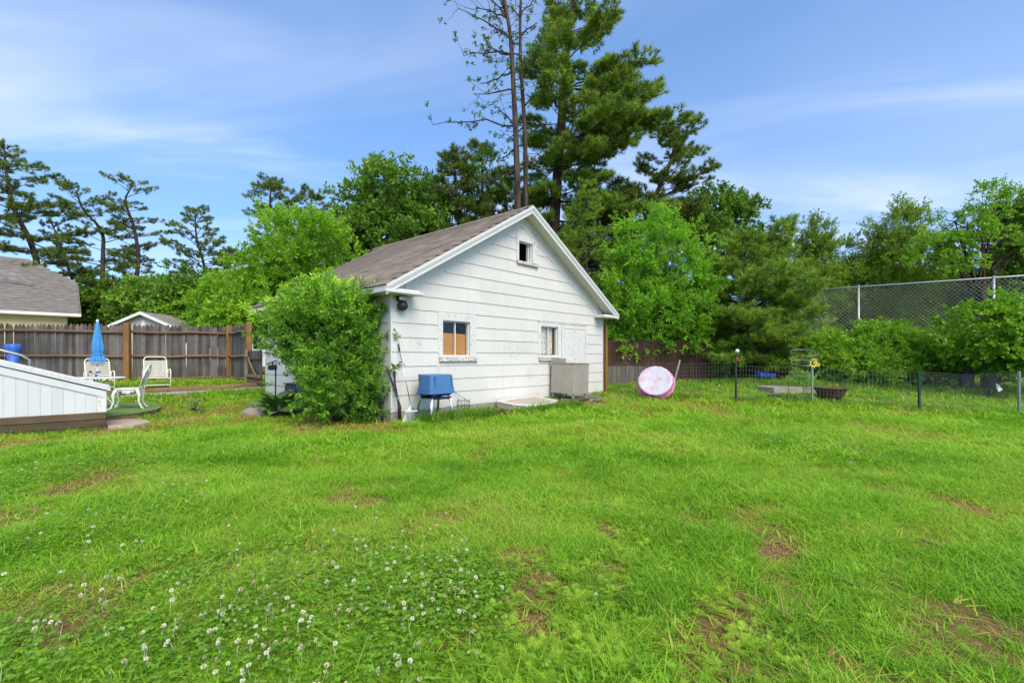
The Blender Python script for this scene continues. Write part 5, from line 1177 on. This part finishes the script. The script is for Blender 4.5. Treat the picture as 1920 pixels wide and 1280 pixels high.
def loft(secs, cap=True):
    n = len(secs[0][0]); vs = [(x, y, z) for pl, z in secs for x, y in pl]; fs = [(i*n+k, i*n+(k+1) % n, (i+1)*n+(k+1) % n, (i+1)*n+k) for i in range(len(secs)-1) for k in range(n)]
    fs += [tuple(range(n-1, -1, -1)), tuple(range((len(secs)-1)*n, len(secs)*n))]; return MB().add(vs, fs)
off = lambda pl, dy: [(x, y+dy) for x, y in pl]
P('tub_body', loft([(off(rrect(.59, .42, .06), -.04), .02), (off(rrect(.585, .415, .06), -.04), .11), (off(rrect(.57, .40, .06), -.04), .115), (off(rrect(.54, .36, .06), -.04), .33), (off(rrect(.51, .33, .05), -.04), .345)]), m_tub, tb_, smooth=False)
P('rim', loft([(off(rrect(.645, .47, .07), -.04), 0), (off(rrect(.645, .47, .07), -.04), .024)]), m_tub, tb_)
for k in (-1, 1): P('rib', MB().b2((k*.20-.006, -.258, .12), (k*.20+.006, -.225, .31)), m_tub, tb_)
# loppers
def lean(name, label, cat, foot_uv, top_uv, ztop):
    a = Vector(atg(*foot_uv)); b_ = gw(top_uv[0], top_uv[1]); b_.z = ztop; return a, b_
lx, ly, lz = atg(.0, -.18)
lp_ = T('loppers', 'long-handled black loppers leaning on the garage corner', 'loppers', (lx, ly, lz), GR)
P('handle', MB().tube([(.05, -.02, .0), (.04, .03, .40), (.0, .13, .70), (-.10, .145, .98)], [.014, .013, .016, .019], 8), m_black, lp_, smooth=True)
P('handle', MB().tube([(.09, -.02, .0), (.05, .03, .40), (.05, .13, .70), (.05, .145, .92)], [.014, .013, .016, .019], 8), m_black, lp_, smooth=True)
P('pivot', MB().lathe([(.03, -.012), (.03, .012), (.01, .016)], 12, Matrix.Translation((.045, .035, .42)) @ Matrix.Rotation(R(90), 4, 'X')), m_steel, lp_)
P('blade', MB().prism([(.03, .0), (.09, .02), (.10, .28), (.05, .40), (.02, .36)], .0, .012), simple('dull_steel', (.1, .1, .1), rough=.5, metal=.7), lp_)
# rake
rx_, ry_, rzz = atg(.11, -.42)
rk = T('leaf_rake', 'wire leaf rake with green grip leaning on the white siding', 'rake', (rx_, ry_, rzz), GR)
m_green = simple('green_grip', (.06, .10, .07), rough=.6)
P('handle', MB().tube([(.0, -.02, .34), (.015, .18, .85), (.03, .385, 1.38)], .009, 8), m_steel, rk, smooth=True)
P('grip', MB().tube([(.027, .35, 1.29), (.031, .392, 1.41), (.031, .397, 1.43)], [.016, .017, .008], 8), m_green, rk, smooth=True)
P('head_bar', MB().b2((-.13, -.055, .20), (.13, -.03, .225)), m_trim, rk, bevel=.004)
P('socket', MB().tube([(.0, -.04, .22), (.0, -.02, .36)], [.012, .016], 8).tube([(-.09, -.042, .22), (.0, -.03, .31), (.09, -.042, .22)], .006, 6), m_steel, rk)
for k in range(13):
    f = (k-6)/6; P('tine', MB().tube([(f*.05, -.035, .27), (f*.125, -.045, .20), (f*.20, -.07, .04), (f*.205, -.10, .005)], .0035, 5), m_steel, rk)
# scraper with D-shaped head
sx_, sy_, sz_ = atg(-.14, .05)
so = T('hand_spade', 'short black tool with slotted D-grip beside the corner board', 'spade', (sx_, sy_, sz_), GR)
P('shaft', MB().tube([(-.06, -.08, 0), (-.03, -.02, .35)], .022, 8), m_black, so, smooth=True)
P('grip', MB().tube([(-.03+.055*math.cos(q), -.015, .44+.09*math.sin(q)) for q in np.linspace(0, 6.0, 14)], .018, 8, closed=True), m_black, so, smooth=True)
for k in range(3): P('grip_bar', MB().b2((-.075, -.022, .40+k*.04), (.015, -.008, .412+k*.04)), m_steel, so)
# boards leaning behind the bush
m_oldbrd = wood('old_board', (.20, .105, .06), (.14, .075, .045), (.08, .045, .03), (2, 2, 10), objrand=.3)
for k, (u, v, rot, lab) in enumerate(((-.32, .42, .5, 'reddish weathered board leaning by the bush foot'), (-.48, .62, .38, 'second weathered board leaning behind the first'))):
    px_, py_, pz_ = atg(u, v); o = P('leaning_board', MB().b2((-.09, -.015, 0), (.09, .015, .62)), m_oldbrd, loc=(px_, py_, pz_-.02), rot=(R(-14), rot, GR+.6), bevel=.004); tag(o, lab, 'board', 'boards leaning by the bush')
# wire basket and bent wire
bx0, by0, bz0 = atg(1.58, -.22)
wb = T('wire_basket', 'small rusty wire plant cage against the siding', 'plant cage', (bx0, by0, bz0), GR)
m_wire = simple('dark_wire', (.06, .055, .05), rough=.6, metal=.6); mbw = MB()
for z in (.05, .14, .23, .32): mbw.tube([(.13*math.cos(q), .13*math.sin(q), z) for q in np.linspace(0, 5.98, 20)], .0035, 5, closed=True)
P('hoops', mbw, m_wire, wb); mbw = MB()
for k in range(10): q = k*.628; mbw.tube([(.13*math.cos(q), .13*math.sin(q), 0), (.13*math.cos(q), .13*math.sin(q), .33+.05*(k % 2))], .0035, 5)
P('uprights', mbw, m_wire, wb)
bx0, by0, bz0 = atg(1.42, -.16)
ws = P('bent_wire', MB().tube([(-.30, .10, .83), (-.28, .11, .86), (-.26, .08, .80), (-.10, .10, .66), (.10, .10, .48), (.42, .06, .28)], .005, 5).tube([(-.30, .09, .82), (-.24, .09, .62), (-.05, .02, .18), (.0, .0, .0)], .005, 5).tube([(-.27, .09, .80), (-.32, .10, .72), (-.34, .08, .66)], .004, 5), m_wire, loc=(bx0, by0, bz0), rot=(0, 0, GR)); tag(ws, 'tangle of bent wire leaning on the wall above the plant cage', 'wire')
# straw heap
hx, hy, hz0 = atg(2.2, -.72)
sm = MB(); r = random.Random(3)
for _ in range(900):
    a = r.uniform(0, 6.28); rr = abs(r.gauss(0, .16)); c = Vector((rr*math.cos(a)*1.5, rr*math.sin(a)*.9, max(0, .13*(1-rr/.4))*r.random()+.008)); dd = Vector((r.gauss(0, 1), r.gauss(0, 1), r.gauss(0, .25))).normalized()*r.uniform(.05, .13); n_ = dd.cross(Vector((0, 0, 1))).normalized()*.0035
    sm.add([c-dd-n_, c-dd+n_, c+dd+n_, c+dd-n_], [(0, 1, 2, 3)])
o = P('straw_heap', sm, simple('straw', (.34, .20, .08), (.22, .12, .05), 20, .9), loc=(hx, hy, hz0), rot=(0, 0, GR), kind='stuff')
# shower tray
m_tray = simple('tray_white', (.66, .62, .58), (.56, .51, .46), 3, .5); m_dirt = simple('dirty_tray', (.46, .40, .34), (.36, .30, .25), 6, .8)
tx, ty, tz = atg(3.32, -.54)
ty_ = T('shower_tray', 'off-white shower tray lying on the grass against the garage', 'shower tray', (tx, ty, tz), GR, rot=(R(5), R(-2), GR))
def dsh(w, d, k=0): return [(-w/2, d/2), (-w/2, -d*.05), (-w*.42, -d*.25), (-w*.25, -d*.42), (0, -d/2), (w*.25, -d*.47), (w/2, -d*.32), (w/2, d/2)]
P('rim', loft([(dsh(1.22, .88), .0), (dsh(1.24, .90), .11), (dsh(1.28, .94), .13), (dsh(1.26, .92), .15), (dsh(1.10, .76), .155), (dsh(1.06, .72), .145)]), m_tray, ty_)
P('basin', MB().prism(dsh(1.06, .72), .135, .149, 'z'), m_dirt, ty_)
P('block', MB().b2((-.5, .1, -.06), (-.3, .3, -.002)), m_conc, ty_)
# stainless sink cabinet on planks
m_sink = simple('dirty_stainless', (.47, .42, .35), (.36, .325, .28), 2.5, .45, .4, bmp=.05, lo=.3, hi=.7)
CXs = gw(0, 0); sk0 = Vector((1.50, 11.72, 0)); gz_ = G(1.6, 12.0)
sk = T('steel_sink', 'old stainless steel sink cabinet tilted on planks by the boarded door', 'sink', (sk0.x, sk0.y, .27), GR, rot=(R(1.0), R(1.5), GR))
w_, d_, h_ = .66, .70, .79
P('cabinet', MB().b2((0, 0, .04), (w_, d_, h_-.03)), m_sink, sk, bevel=.008)
P('top_rim', MB().b2((-.015, -.015, h_-.03), (w_+.015, .03, h_)).b2((-.015, d_-.03, h_-.03), (w_+.015, d_+.015, h_)).b2((-.015, .03, h_-.03), (.03, d_-.03, h_)).b2((w_-.03, .03, h_-.03), (w_+.015, d_-.03, h_)), m_sink, sk, bevel=.006)
P('basin', MB().b2((.03, .03, h_-.028), (w_-.03, d_-.03, h_-.022)), m_sink, sk)
P('backsplash', MB().b2((-.015, d_-.45, h_+.001), (.012, d_+.01, h_+.10)), m_sink, sk, bevel=.004)
P('side_seam', MB().b2((-.004, d_*.60, .06), (.0, d_*.615, h_-.05)), m_steel, sk)
P('apron_lip', MB().b2((-.006, -.006, .02), (w_+.006, d_+.006, .045)), m_sink, sk)
for k, x in enumerate((.18, .52)): P('screw', MB().lathe([(.010, -.003), (.010, .003)], 8, Matrix.Translation((x, -.004, h_-.10)) @ Matrix.Rotation(R(90), 4, 'X')), m_black, sk)
for x, y in ((.05, .05), (w_-.05, .05), (.05, d_-.05), (w_-.05, d_-.05)): P('leg', MB().b2((x-.02, y-.02, -.09), (x+.02, y+.02, .022)), m_sink, sk)
m_plank = wood('grey_plank', (.24, .20, .16), (.17, .14, .11), (.10, .08, .06), (1.5, 14, 14), objrand=.25)
for k, (u, v, a, L_, lab) in enumerate(((4.85, -.58, .03, .95, 'grey plank under the tray side of the sink'), (5.35, -.62, -.05, 1.0, 'grey plank under the middle of the sink'), (5.55, -.30, .04, 1.2, 'grey plank under the wall side of the sink'), (5.62, -.92, .42, .7, 'pale loose plank slanting out in front of the sink'))):
    px_, py_, pz_ = atg(u, v); o = P('plank', MB().b2((-L_/2, -.075, 0), (L_/2, .075, .05)), m_plank, loc=(px_, py_, .115+.004*k if k < 3 else pz_+.03), rot=(R(4) if k == 3 else 0, R(-3) if k == 3 else 0, GR+a), bevel=.005); tag(o, lab, 'plank', 'planks under the sink')
for k, (u, v) in enumerate(((4.9, -.5), (5.6, -.5))):
    px_, py_, pz_ = atg(u, v); o = P('prop_block', MB().b2((-.1, -.25, pz_-.12), (.1, .25, .112)), m_conc, loc=(px_, py_, 0), rot=(0, 0, GR), bevel=.01); tag(o, ('concrete block propping the sink planks, next to the shower tray', 'concrete block propping the sink planks, next to the charred litter')[k], 'block', 'blocks under the sink')
cx0, cy0, cz0 = atg(6.25, -.62)
o = P('charred_wood', MB().tube([(-.22, 0, .04), (.05, .03, .06), (.25, -.02, .04)], [.035, .05, .03], 7).tube([(-.1, .1, .03), (.2, .12, .05)], [.04, .03], 7).tube([(-.05, -.12, .03), (.16, -.08, .04)], [.03, .035], 7), simple('charcoal', (.035, .032, .03), rough=.95), loc=(cx0, cy0, cz0), rot=(0, 0, GR)); tag(o, 'heap of blackened wood scraps beside the sink', 'wood scraps')
# ---------------------------------------------------------------- garage side: hostas, cabinet, light, deck boards
m_hosta = simple('hosta_leaf', (.145, .27, .055), (.11, .22, .04), 9, .5)
def hosta_leaf_mesh(L_, w):
    n = 6; vs = []; 
    for i in range(n):
        f = i/(n-1); wd = w*math.sin(math.pi*min(1, f*.92+.06))**.8*(1 if f < 1 else 0); x = L_*f; z = .35*L_*f-.55*L_*f*f
        vs += [(x, -wd/2, z+.12*wd), (x, 0, z-.10*wd), (x, wd/2, z+.12*wd)]
    fs = []
    for i in range(n-1):
        a, b_ = 3*i, 3*i+3; fs += [(a, a+1, b_+1, b_), (a+1, a+2, b_+2, b_+1)]
    m = MB().add(vs, fs).add([(x, y, z-.002) for x, y, z in vs], [f[::-1] for f in fs]); return m.mesh('leaf', m_hosta, smooth=True)
hl = [hosta_leaf_mesh(.30, .20), hosta_leaf_mesh(.26, .17), hosta_leaf_mesh(.34, .21)]
for k, (px, py, s_, n, lab) in enumerate(((520, 752, 1.0, 34, 'large green hosta clump in front of the dark cabinet'), (484, 752, .62, 20, 'smaller wilting hosta beside the pale boulder'))):
    hx, hy = onground(px, py); hh = T('hosta', lab, 'plant', (hx, hy, G(hx, hy)), 0, 'hostas by the garage side'); r = random.Random(k)
    P('crown_base', MB().lathe([(.05*s_, -.02), (.06*s_, .06*s_), (.02, .12*s_)], 8), m_stem, hh)
    for i in range(n):
        el_ = .15+1.05*(i/n); az = i*2.39996+r.gauss(0, .2); sc1 = s_*r.uniform(.8, 1.15)
        o = P('leaf', hl[i % 3], None, hh, loc=(math.cos(az)*.08*s_, math.sin(az)*.08*s_, .10*s_+.20*s_*i/n), rot=(r.gauss(0, .2), -el_*.8+.1, az)); o.scale = (sc1, sc1, sc1)
bx0, by0 = onground(482, 741); o = P('boulder', MB().lathe([(.16, -.05), (.24, .03), (.23, .12), (.14, .19), (.04, .205)], 12, wob=lambda w, z: 1+.18*math.sin(2*w+1)+.08*math.sin(5*w+z*9)), simple('pale_stone', (.36, .30, .26), (.28, .23, .2), 8, .9, bmp=.4), loc=(bx0, by0, G(bx0, by0)), smooth=True); tag(o, 'pale rounded boulder at the garage back corner', 'boulder')
kx, ky = onground(549, 757)
kb = T('dark_cabinet', 'dark grey outdoor cabinet with two pale handles beside the bush', 'cabinet', (kx, ky, G(kx, ky)), GR-1.25)
m_cab = simple('dark_grey_plastic', (.11, .115, .10), (.085, .088, .078), 4, .5)
P('carcass', MB().b2((-.24, .02, 0), (.24, .42, .62)), m_cab, kb, bevel=.008)
P('door', MB().b2((-.238, -.004, .02), (-.003, .018, .60)), m_cab, kb, bevel=.004); P('door', MB().b2((.003, -.004, .02), (.238, .018, .60)), m_cab, kb, bevel=.004)
for s_ in (-1, 1): P('handle', MB().tube([(s_*.04, -.004, .30), (s_*.04, -.035, .32), (s_*.04, -.035, .52), (s_*.04, -.004, .54)], .009, 8), m_steel, kb, smooth=True)
P('lid', MB().b2((-.26, -.02, .622), (.26, .44, .65)), m_cab, kb, bevel=.006)
sx_, sy_ = onground(516, 748)
sp_ = T('solar_light', 'black solar stake light standing among the hostas', 'light', (sx_, sy_, G(sx_, sy_)), .3)
P('stake', MB().tube([(0, 0, -.1), (.01, 0, .98)], .014, 8), m_black, sp_, smooth=True)
P('lamp_head', MB().b2((-.13, -.05, .93), (.03, .05, 1.03)), m_black, sp_, bevel=.02)
P('solar_panel', MB().box((-.06, 0, 1.085), (.19, .15, .015), rot=Matrix.Rotation(R(-22), 3, 'Y')), m_black, sp_)
P('bracket', MB().tube([(-.04, 0, 1.03), (-.05, 0, 1.08)], .012, 6), m_black, sp_)
for k, (u, v, z, lab) in enumerate(((-.05, 3.9, 1.20, 'small black hose bib on the side wall'), (-.05, 3.55, .96, 'dark meter box with dial on the side wall'))):
    p = gw(u, v, z); mt = T('wall_fitting', lab, 'fitting', p, GR)
    P('box', MB().b2((-.06, -.12*k-.03, -.06-.05*k), (.035, .12*k+.03, .06+.05*k)), m_black, mt, bevel=.01)
    P('dial', MB().lathe([(.03, 0), (.035, .015), (.01, .02)], 12, Matrix.Translation((-.062, 0, 0)) @ Matrix.Rotation(R(-90), 4, 'Y')), m_steel, mt)
dx, dy = onground(520, 771)
dk = T('deck_mat', 'weathered slatted wooden deck panel lying by the bush', 'deck panel', (dx, dy, G(dx, dy)), GR+1.0)
m_deck = wood('pinkish_deck', (.36, .27, .22), (.28, .205, .165), (.17, .12, .10), (2, 2, 10), objrand=.2)
for k in range(6): P('slat', MB().b2((-.55+.05*abs(k-2), -.33+k*.112, .045), (.52, -.33+k*.112+.10, .07)), m_deck, dk, bevel=.004)
for x in (-.4, .35): P('batten', MB().b2((x, -.33, .0), (x+.07, .34, .044)), m_deck, dk)
# ---------------------------------------------------------------- brown board fence and post at the garage's right
bf = T('board_fence', 'dark brown board fence in the shade beyond the garage', 'fence', (3.15, 15.6, .1))
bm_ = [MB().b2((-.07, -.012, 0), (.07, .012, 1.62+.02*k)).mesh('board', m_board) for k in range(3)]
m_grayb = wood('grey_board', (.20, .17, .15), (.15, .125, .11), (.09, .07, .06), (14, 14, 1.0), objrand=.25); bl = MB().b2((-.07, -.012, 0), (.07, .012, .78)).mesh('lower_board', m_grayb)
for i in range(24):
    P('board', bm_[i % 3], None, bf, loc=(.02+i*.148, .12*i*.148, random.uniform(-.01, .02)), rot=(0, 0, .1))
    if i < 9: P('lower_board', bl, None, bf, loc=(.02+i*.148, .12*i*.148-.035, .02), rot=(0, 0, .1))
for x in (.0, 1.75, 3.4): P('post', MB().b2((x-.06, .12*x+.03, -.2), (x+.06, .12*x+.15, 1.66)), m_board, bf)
for z in (.35, 1.3): P('rail', MB().add([(0, .02, z), (3.45, .43, z), (3.45, .46, z), (0, .05, z), (0, .02, z+.08), (3.45, .43, z+.08), (3.45, .46, z+.08), (0, .05, z+.08)], [(0, 3, 2, 1), (4, 5, 6, 7), (0, 1, 5, 4), (1, 2, 6, 5), (2, 3, 7, 6), (3, 0, 4, 7)]), m_board, bf)
px_, py_, pz_ = atg(7.46, -.02); o = P('fence_post', MB().b2((-.05, -.05, -.1), (.05, .05, 1.98)), m_post, loc=(px_, py_, pz_), rot=(0, 0, GR), bevel=.008); tag(o, 'brown timber post against the garage corner where the wire fence ends', 'post')
# ---------------------------------------------------------------- wire fence
m_galv = simple('galvanised_wire', (.19, .195, .19), (.13, .135, .13), 6, .5, .4); m_gpost = simple('green_steel', (.012, .055, .045), (.02, .07, .06), 5, .5, .2); m_silver = simple('silver_post', (.36, .38, .39), (.28, .30, .31), 5, .45, .6)
wf = T('wire_fence', 'low welded wire fence crossing the yard from the garage corner', 'fence', (5.37, 11.5, 0)); wo = Vector((5.37, 11.5, 0))
def wirepanel(name, a, b_, h, sxp, szp, rad, mat, parent, sag=.0, seed=0):
    a, b_ = Vector((*a, 0)), Vector((*b_, 0)); L_ = (b_-a).length; m = MB(); r = random.Random(seed)
    def q(f, z): p = a.lerp(b_, f); gz1 = G(p.x, p.y); wv = .012*math.sin(f*L_*4+seed)+.008*math.sin(f*17); return (p.x-wo.x+wv, p.y-wo.y, gz1+z*(1-sag*math.sin(math.pi*f))-wo.z)
    nv = int(L_/sxp); nh_ = int(h/szp)
    for i in range(nv+1): f = i/nv; m.tube([q(f, .02), q(f, h*.5), q(f, h)], rad, 3, cap=False)
    for k in range(nh_+1): m.tube([q(i/12, .02+(h-.02)*k/nh_) for i in range(13)], rad*(1.3 if k == nh_ else 1), 3, cap=False)
    return P(name, m, mat, parent, kind='stuff')
F = FENCE
wirepanel('wire_mesh', F[0], F[1], .93, .075, .10, .0022, m_galv, wf, .02, 1)
wirepanel('wire_mesh', F[1], F[2], .86, .075, .10, .0022, m_galv, wf, .02, 2)
wirepanel('wire_mesh', F[2], F[3], .84, .075, .10, .0022, m_galv, wf, .02, 3)
wirepanel('fine_wire_mesh', F[3], F[4], .84, .025, .05, .0016, m_galv, wf, .02, 4)
wirepanel('fine_wire_mesh', F[4], F[5], .84, .03, .05, .0016, m_galv, wf, .02, 5)
def tpost(p, h, mat, lab=None, tilt=(0, 0), r_=.018):
    z = G(*p); o = P('post', MB().box((0, 0, h/2-.1), (.045, .012, h+.2)).box((0, .022, h/2-.1), (.010, .034, h+.2)), mat, wf, loc=(p[0]-wo.x, p[1]-wo.y, z), rot=(tilt[0], tilt[1], .3)); 
    for k in range(int(h/.12)): pass
    return o
tpost(F[1], 1.12, m_black); tpost(F[3], .84, m_gpost, tilt=(0, -.02)); tpost(F[4], .90, m_silver)
tpost((3.85, 13.6), .95, m_gpost); tpost((4.35, 13.15), 1.0, m_silver, tilt=(0, .3))
p = F[1]; cmr = T('yard_light', 'small white and red reflector light on top of the black post', 'light', (p[0], p[1], G(*p)+1.115)); P('clip', MB().b2((-.02, -.03, -.13), (.05, .03, -.05)), simple('red_clip', (.30, .03, .02), rough=.5), cmr, bevel=.006); P('stem', MB().tube([(0, 0, -.05), (0, 0, .06)], .012, 8), m_black, cmr); P('head', MB().lathe([(.01, -.05), (.035, -.03), (.045, .03), (.03, .05), (.005, .055)], 14, Matrix.Translation((.01, -.02, .10)) @ Matrix.Rotation(R(60), 4, 'X')), m_white, cmr, smooth=True)
# silver post with sunflower ornament
p = F[2]; sf = T('sunflower_stake', 'silver stake topped by a yellow sunflower ornament', 'garden ornament', (p[0], p[1], G(*p)), .2)
P('stake', MB().box((0, 0, .42), (.035, .035, .96)), m_silver, sf)
m_pet = simple('yellow_petal', (.62, .50, .06), rough=.5)
for k in range(9):
    q = k*.698; lf = leaf((.035*math.cos(q), -.03, .97+.035*math.sin(q)), (math.cos(q), -.25, math.sin(q)), (0, -1, 0), .10, .055); P('petal', MB().add(lf[0], lf[1]).add([(x, y+.006, z) for x, y, z in lf[0]], [f[::-1] for f in lf[1]]), m_pet, sf)
P('disc', MB().lathe([(.0, 0), (.055, .0), (.05, .02), (.0, .028)], 16, Matrix.Translation((0, -.03, .97)) @ Matrix.Rotation(R(90), 4, 'X')), m_black, sf); P('eye', MB().lathe([(.0, .026), (.03, .026), (.024, .04), (0, .044)], 14, Matrix.Translation((0, -.03, .97)) @ Matrix.Rotation(R(90), 4, 'X')), m_pet, sf)
P('solar_panel', MB().box((.08, .02, 1.06), (.14, .08, .012), rot=Matrix.Rotation(R(12), 3, 'Y')), m_steel, sf); P('leafy_tab', MB().box((.26, .08, .92), (.05, .01, .07), rot=Matrix.Rotation(R(30), 3, 'Y')).tube([(0, 0, .88), (.26, .08, .90)], .005, 5), m_pet, sf)
# ---------------------------------------------------------------- kiddie pool
pp = Vector((3.75, 12.55, 0)); pz0 = G(pp.x, pp.y)
kp = T('kiddie_pool', 'round pink and white plastic kiddie pool leaning on the wire fence', 'pool', (pp.x, pp.y, pz0+.47), 0, rot=(R(58), R(-10), R(-14)))
m_pink, t, b = newmat('pink_pool'); b.inputs['Roughness'].default_value = .4
Lk(t, ramp(t, nz(t, pos(t), 6, 3), [(.38, (.55, .09, .28)), (.6, (.58, .25, .40))]), b.inputs['Base Color'])
m_pwh, t, b = newmat('pool_floor'); b.inputs['Roughness'].default_value = .45
cc = mixc(t, ramp(t, nz(t, pos(t), 4.5, 5, .65), [(.45, 0.0), (.62, 1.0)]), (.50, .51, .55), (.54, .31, .42)); wvz = ramp(t, nz(t, pos(t), 5, 2, .5, 2.2), [(.485, 0.0), (.5, .5), (.515, 0.0)])
Lk(t, mixc(t, wvz, cc, (.42, .30, .42)), b.inputs['Base Color'])
P('wall', MB().lathe([(.475, -.12), (.49, -.115), (.49, -.10), (.455, -.09), (.45, -.02), (.435, .05), (.425, .065), (.41, .055), (.42, -.02), (.44, -.10)], 60, wob=lambda w, z: 1+.006*math.cos(18*w)), m_pink, kp, smooth=True)
P('floor', MB().lathe([(.0, .062), (.36, .062), (.40, .070), (.428, .062), (.435, .045), (.36, .045), (0, .045)], 60, wob=lambda w, z: 1+.016*math.cos(18*w)), m_pwh, kp, smooth=True)
# ---------------------------------------------------------------- beyond the wire fence
m_bowl = simple('brown_bowl', (.13, .062, .036), (.085, .042, .026), 6, .4); bx0, by0 = 7.78, 11.72; bz0 = G(bx0, by0)+.07
pb = T('planter_bowl', 'wide dark brown planter bowl behind the wire fence', 'planter', (bx0, by0, bz0))
P('bowl', MB().lathe([(.20, .0), (.24, .02), (.31, .14), (.345, .22), (.375, .225), (.385, .245), (.38, .265), (.355, .265), (.33, .22), (.30, .19)], 36), m_bowl, pb, smooth=True); P('soil', MB().lathe([(0, .20), (.29, .195), (.325, .215)], 24), m_conc, pb); P('sprout', MB().tube([(.05, 0, .2), (.06, 0, .30)], .006, 5), m_stem, pb)
rb = T('raised_bed', 'low raised bed of concrete blocks behind the planter bowl', 'raised bed', (7.55, 12.75, G(7.55, 12.75)), R(3)); m_block = simple('bed_block', (.40, .33, .28), (.30, .25, .21), 8, .9, bmp=.3)
for k in range(4): P('block', MB().b2((-.80+k*.40, -.30, -.03), (-.41+k*.40, -.12, .15+.006*k)), m_block, rb, bevel=.008)
for k in range(4): P('block', MB().b2((-.80+k*.40, .38, -.03), (-.41+k*.40, .56, .15)), m_block, rb, bevel=.008)
for x in (-.80, .62): P('block', MB().b2((x, -.115, -.03), (x+.18, .375, .15)), m_block, rb, bevel=.008)
P('soil', MB().b2((-.61, -.115, -.03), (.61, .375, .10)), m_soil, rb)
tcg = T('tomato_cage', 'three-ring wire tomato cage standing in the raised bed', 'plant cage', (7.72, 12.85, G(7.72, 12.85)+.05), rot=(R(15), R(-3), 0))
for z, rr in ((1.02, .325), (.74, .28), (.44, .22)): P('ring', MB().tube([(rr*math.cos(q), rr*math.sin(q), z) for q in np.linspace(0, 6.1, 30)], .007, 6, closed=True), m_silver, tcg)
for k in range(3): q = k*2.094+.5; P('upright', MB().tube([(.10*math.cos(q), .10*math.sin(q), -.1), (.325*math.cos(q), .325*math.sin(q), 1.02)], .0045, 5), m_silver, tcg)
broad('tomato_plant', 'leafy light-green plant growing up inside the wire tomato cage', (7.70, 12.85, G(7.7, 12.85)+.1), [(Vector((7.62, 12.85, .60)), (.22, .2, .24)), (Vector((7.85, 12.85, .48)), (.2, .18, .16))], 130, hedge_c, bark=m_stem, seed=95, r0=.015, csc=.6, tint=.72, stems=3, cat='plant', gap=.6, twigs=3)
o = P('blue_bin_lid', MB().b2((-.26, -.16, 0), (.26, .16, .12)).b2((-.22, -.175, .03), (.22, -.161, .09)), simple('royal_blue', (.03, .09, .52), rough=.4), loc=(7.9, 15.0, G(7.9, 15.0)+.16), rot=(R(8), R(3), .1), bevel=.02); tag(o, 'royal blue plastic tote lid lying under the pines', 'lid')
o = P('rubber_mat', MB().prism([(-.3, -.1), (.28, -.14), (.32, .08), (-.1, .16), (-.33, .07)], 0, .05, 'z'), m_black, loc=(6.75, 12.05, G(6.75, 12.05)+.03), bevel=.01); tag(o, 'crumpled black mat lying in the grass before the raised bed', 'mat')
wp = MB(); vs = [(-.12, 0, .20), (-.02, -.03, .14), (.06, .0, .12), (.17, -.02, .05), (.08, .02, .0), (-.06, -.02, .0), (-.03, .02, .08)]
wp.add(vs, [(0, 1, 6), (1, 2, 6), (2, 3, 4), (2, 4, 6), (4, 5, 6)]).add([(x, y+.012, z) for x, y, z in vs], [(6, 1, 0), (6, 2, 1), (4, 3, 2), (6, 4, 2), (6, 5, 4)])
o = P('paper_scrap', wp, m_white, loc=(10.85, 10.7, .42), rot=(0, 0, .5)); tag(o, 'scrap of white plastic caught in the weeds behind the netting', 'scrap')
m_tarp = simple('slate_tarp', (.085, .105, .135), (.06, .075, .10), 3, .6, bmp=.4)
for k, (px, py, d, w, h, lab) in enumerate(((1812, 680, 13.2, .16, .32, 'slate-blue tarp bundle under the maple leaves'), (1858, 688, 13.0, .2, .26, 'low slate-blue tarp mound beside the taller bundle'))):
    c = W(px, py, d); z0 = G(c.x, c.y); o = P('tarp_bundle', MB().lathe([(w*1.1, 0), (w*1.05, .2), (w, (c.z-z0)*.6), (w*.7, (c.z-z0)*.95), (w*.25, (c.z-z0)*1.08)], 16, wob=lambda q, z: 1+.14*math.sin(2*q+z*4)+.08*math.sin(5*q+z*7)), m_tarp, loc=(c.x, c.y, z0-.02), smooth=True); tag(o, lab, 'tarp', 'tarps under the maple')
# ---------------------------------------------------------------- chain-link fence
clf = T('chain_link_fence', 'tall galvanised chain-link fence above the hedge', 'fence', (10.9, 15.1, .4)); co = Vector((10.9, 15.1, .4))
A_, D_ = Vector((10.9, 15.1)), Vector((2.5, -1.74)); D_ = D_/D_.length
ht = 3.0
for k in range(-2, 4):
    q = A_+D_*3.05*k; P('post', MB().tube([(q.x-co.x, q.y-co.y, -.4), (q.x-co.x, q.y-co.y, ht)], .036, 12), m_silver, clf, smooth=True); P('post_cap', MB().lathe([(.042, ht), (.042, ht+.03), (.015, ht+.06)], 10, Matrix.Translation((q.x-co.x, q.y-co.y, 0))), m_silver, clf)
q0, q1 = A_-D_*6.1, A_+D_*9.15
P('top_rail', MB().tube([(q0.x-co.x, q0.y-co.y, ht-.0), (q1.x-co.x, q1.y-co.y, ht)], .026, 10), m_silver, clf, smooth=True)
cm = MB(); L_ = 15.25; st = .115; nn = int(L_/st); seg = int(ht/st)
for i in range(-seg, nn):
    for sgn in (0, 1):
        s0, s1 = i*st, i*st+ht
        a0, a1 = max(s0, 0), min(s1, L_)
        if a1-a0 < .05: continue
        z0, z1 = (a0-s0, a1-s0) if sgn == 0 else (ht-(a0-s0), ht-(a1-s0))
        p0 = q0+D_*a0; p1 = q0+D_*a1; e = .012*(1 if sgn else -1)
        cm.tube([(p0.x-co.x+e, p0.y-co.y+e, z0), (p1.x-co.x+e, p1.y-co.y+e, z1)], .0045, 3, cap=False)
P('chain_link_mesh', cm, simple('chain_link_wire', (.40, .41, .40), (.32, .33, .32), 6, .5, .2), clf, kind='stuff')
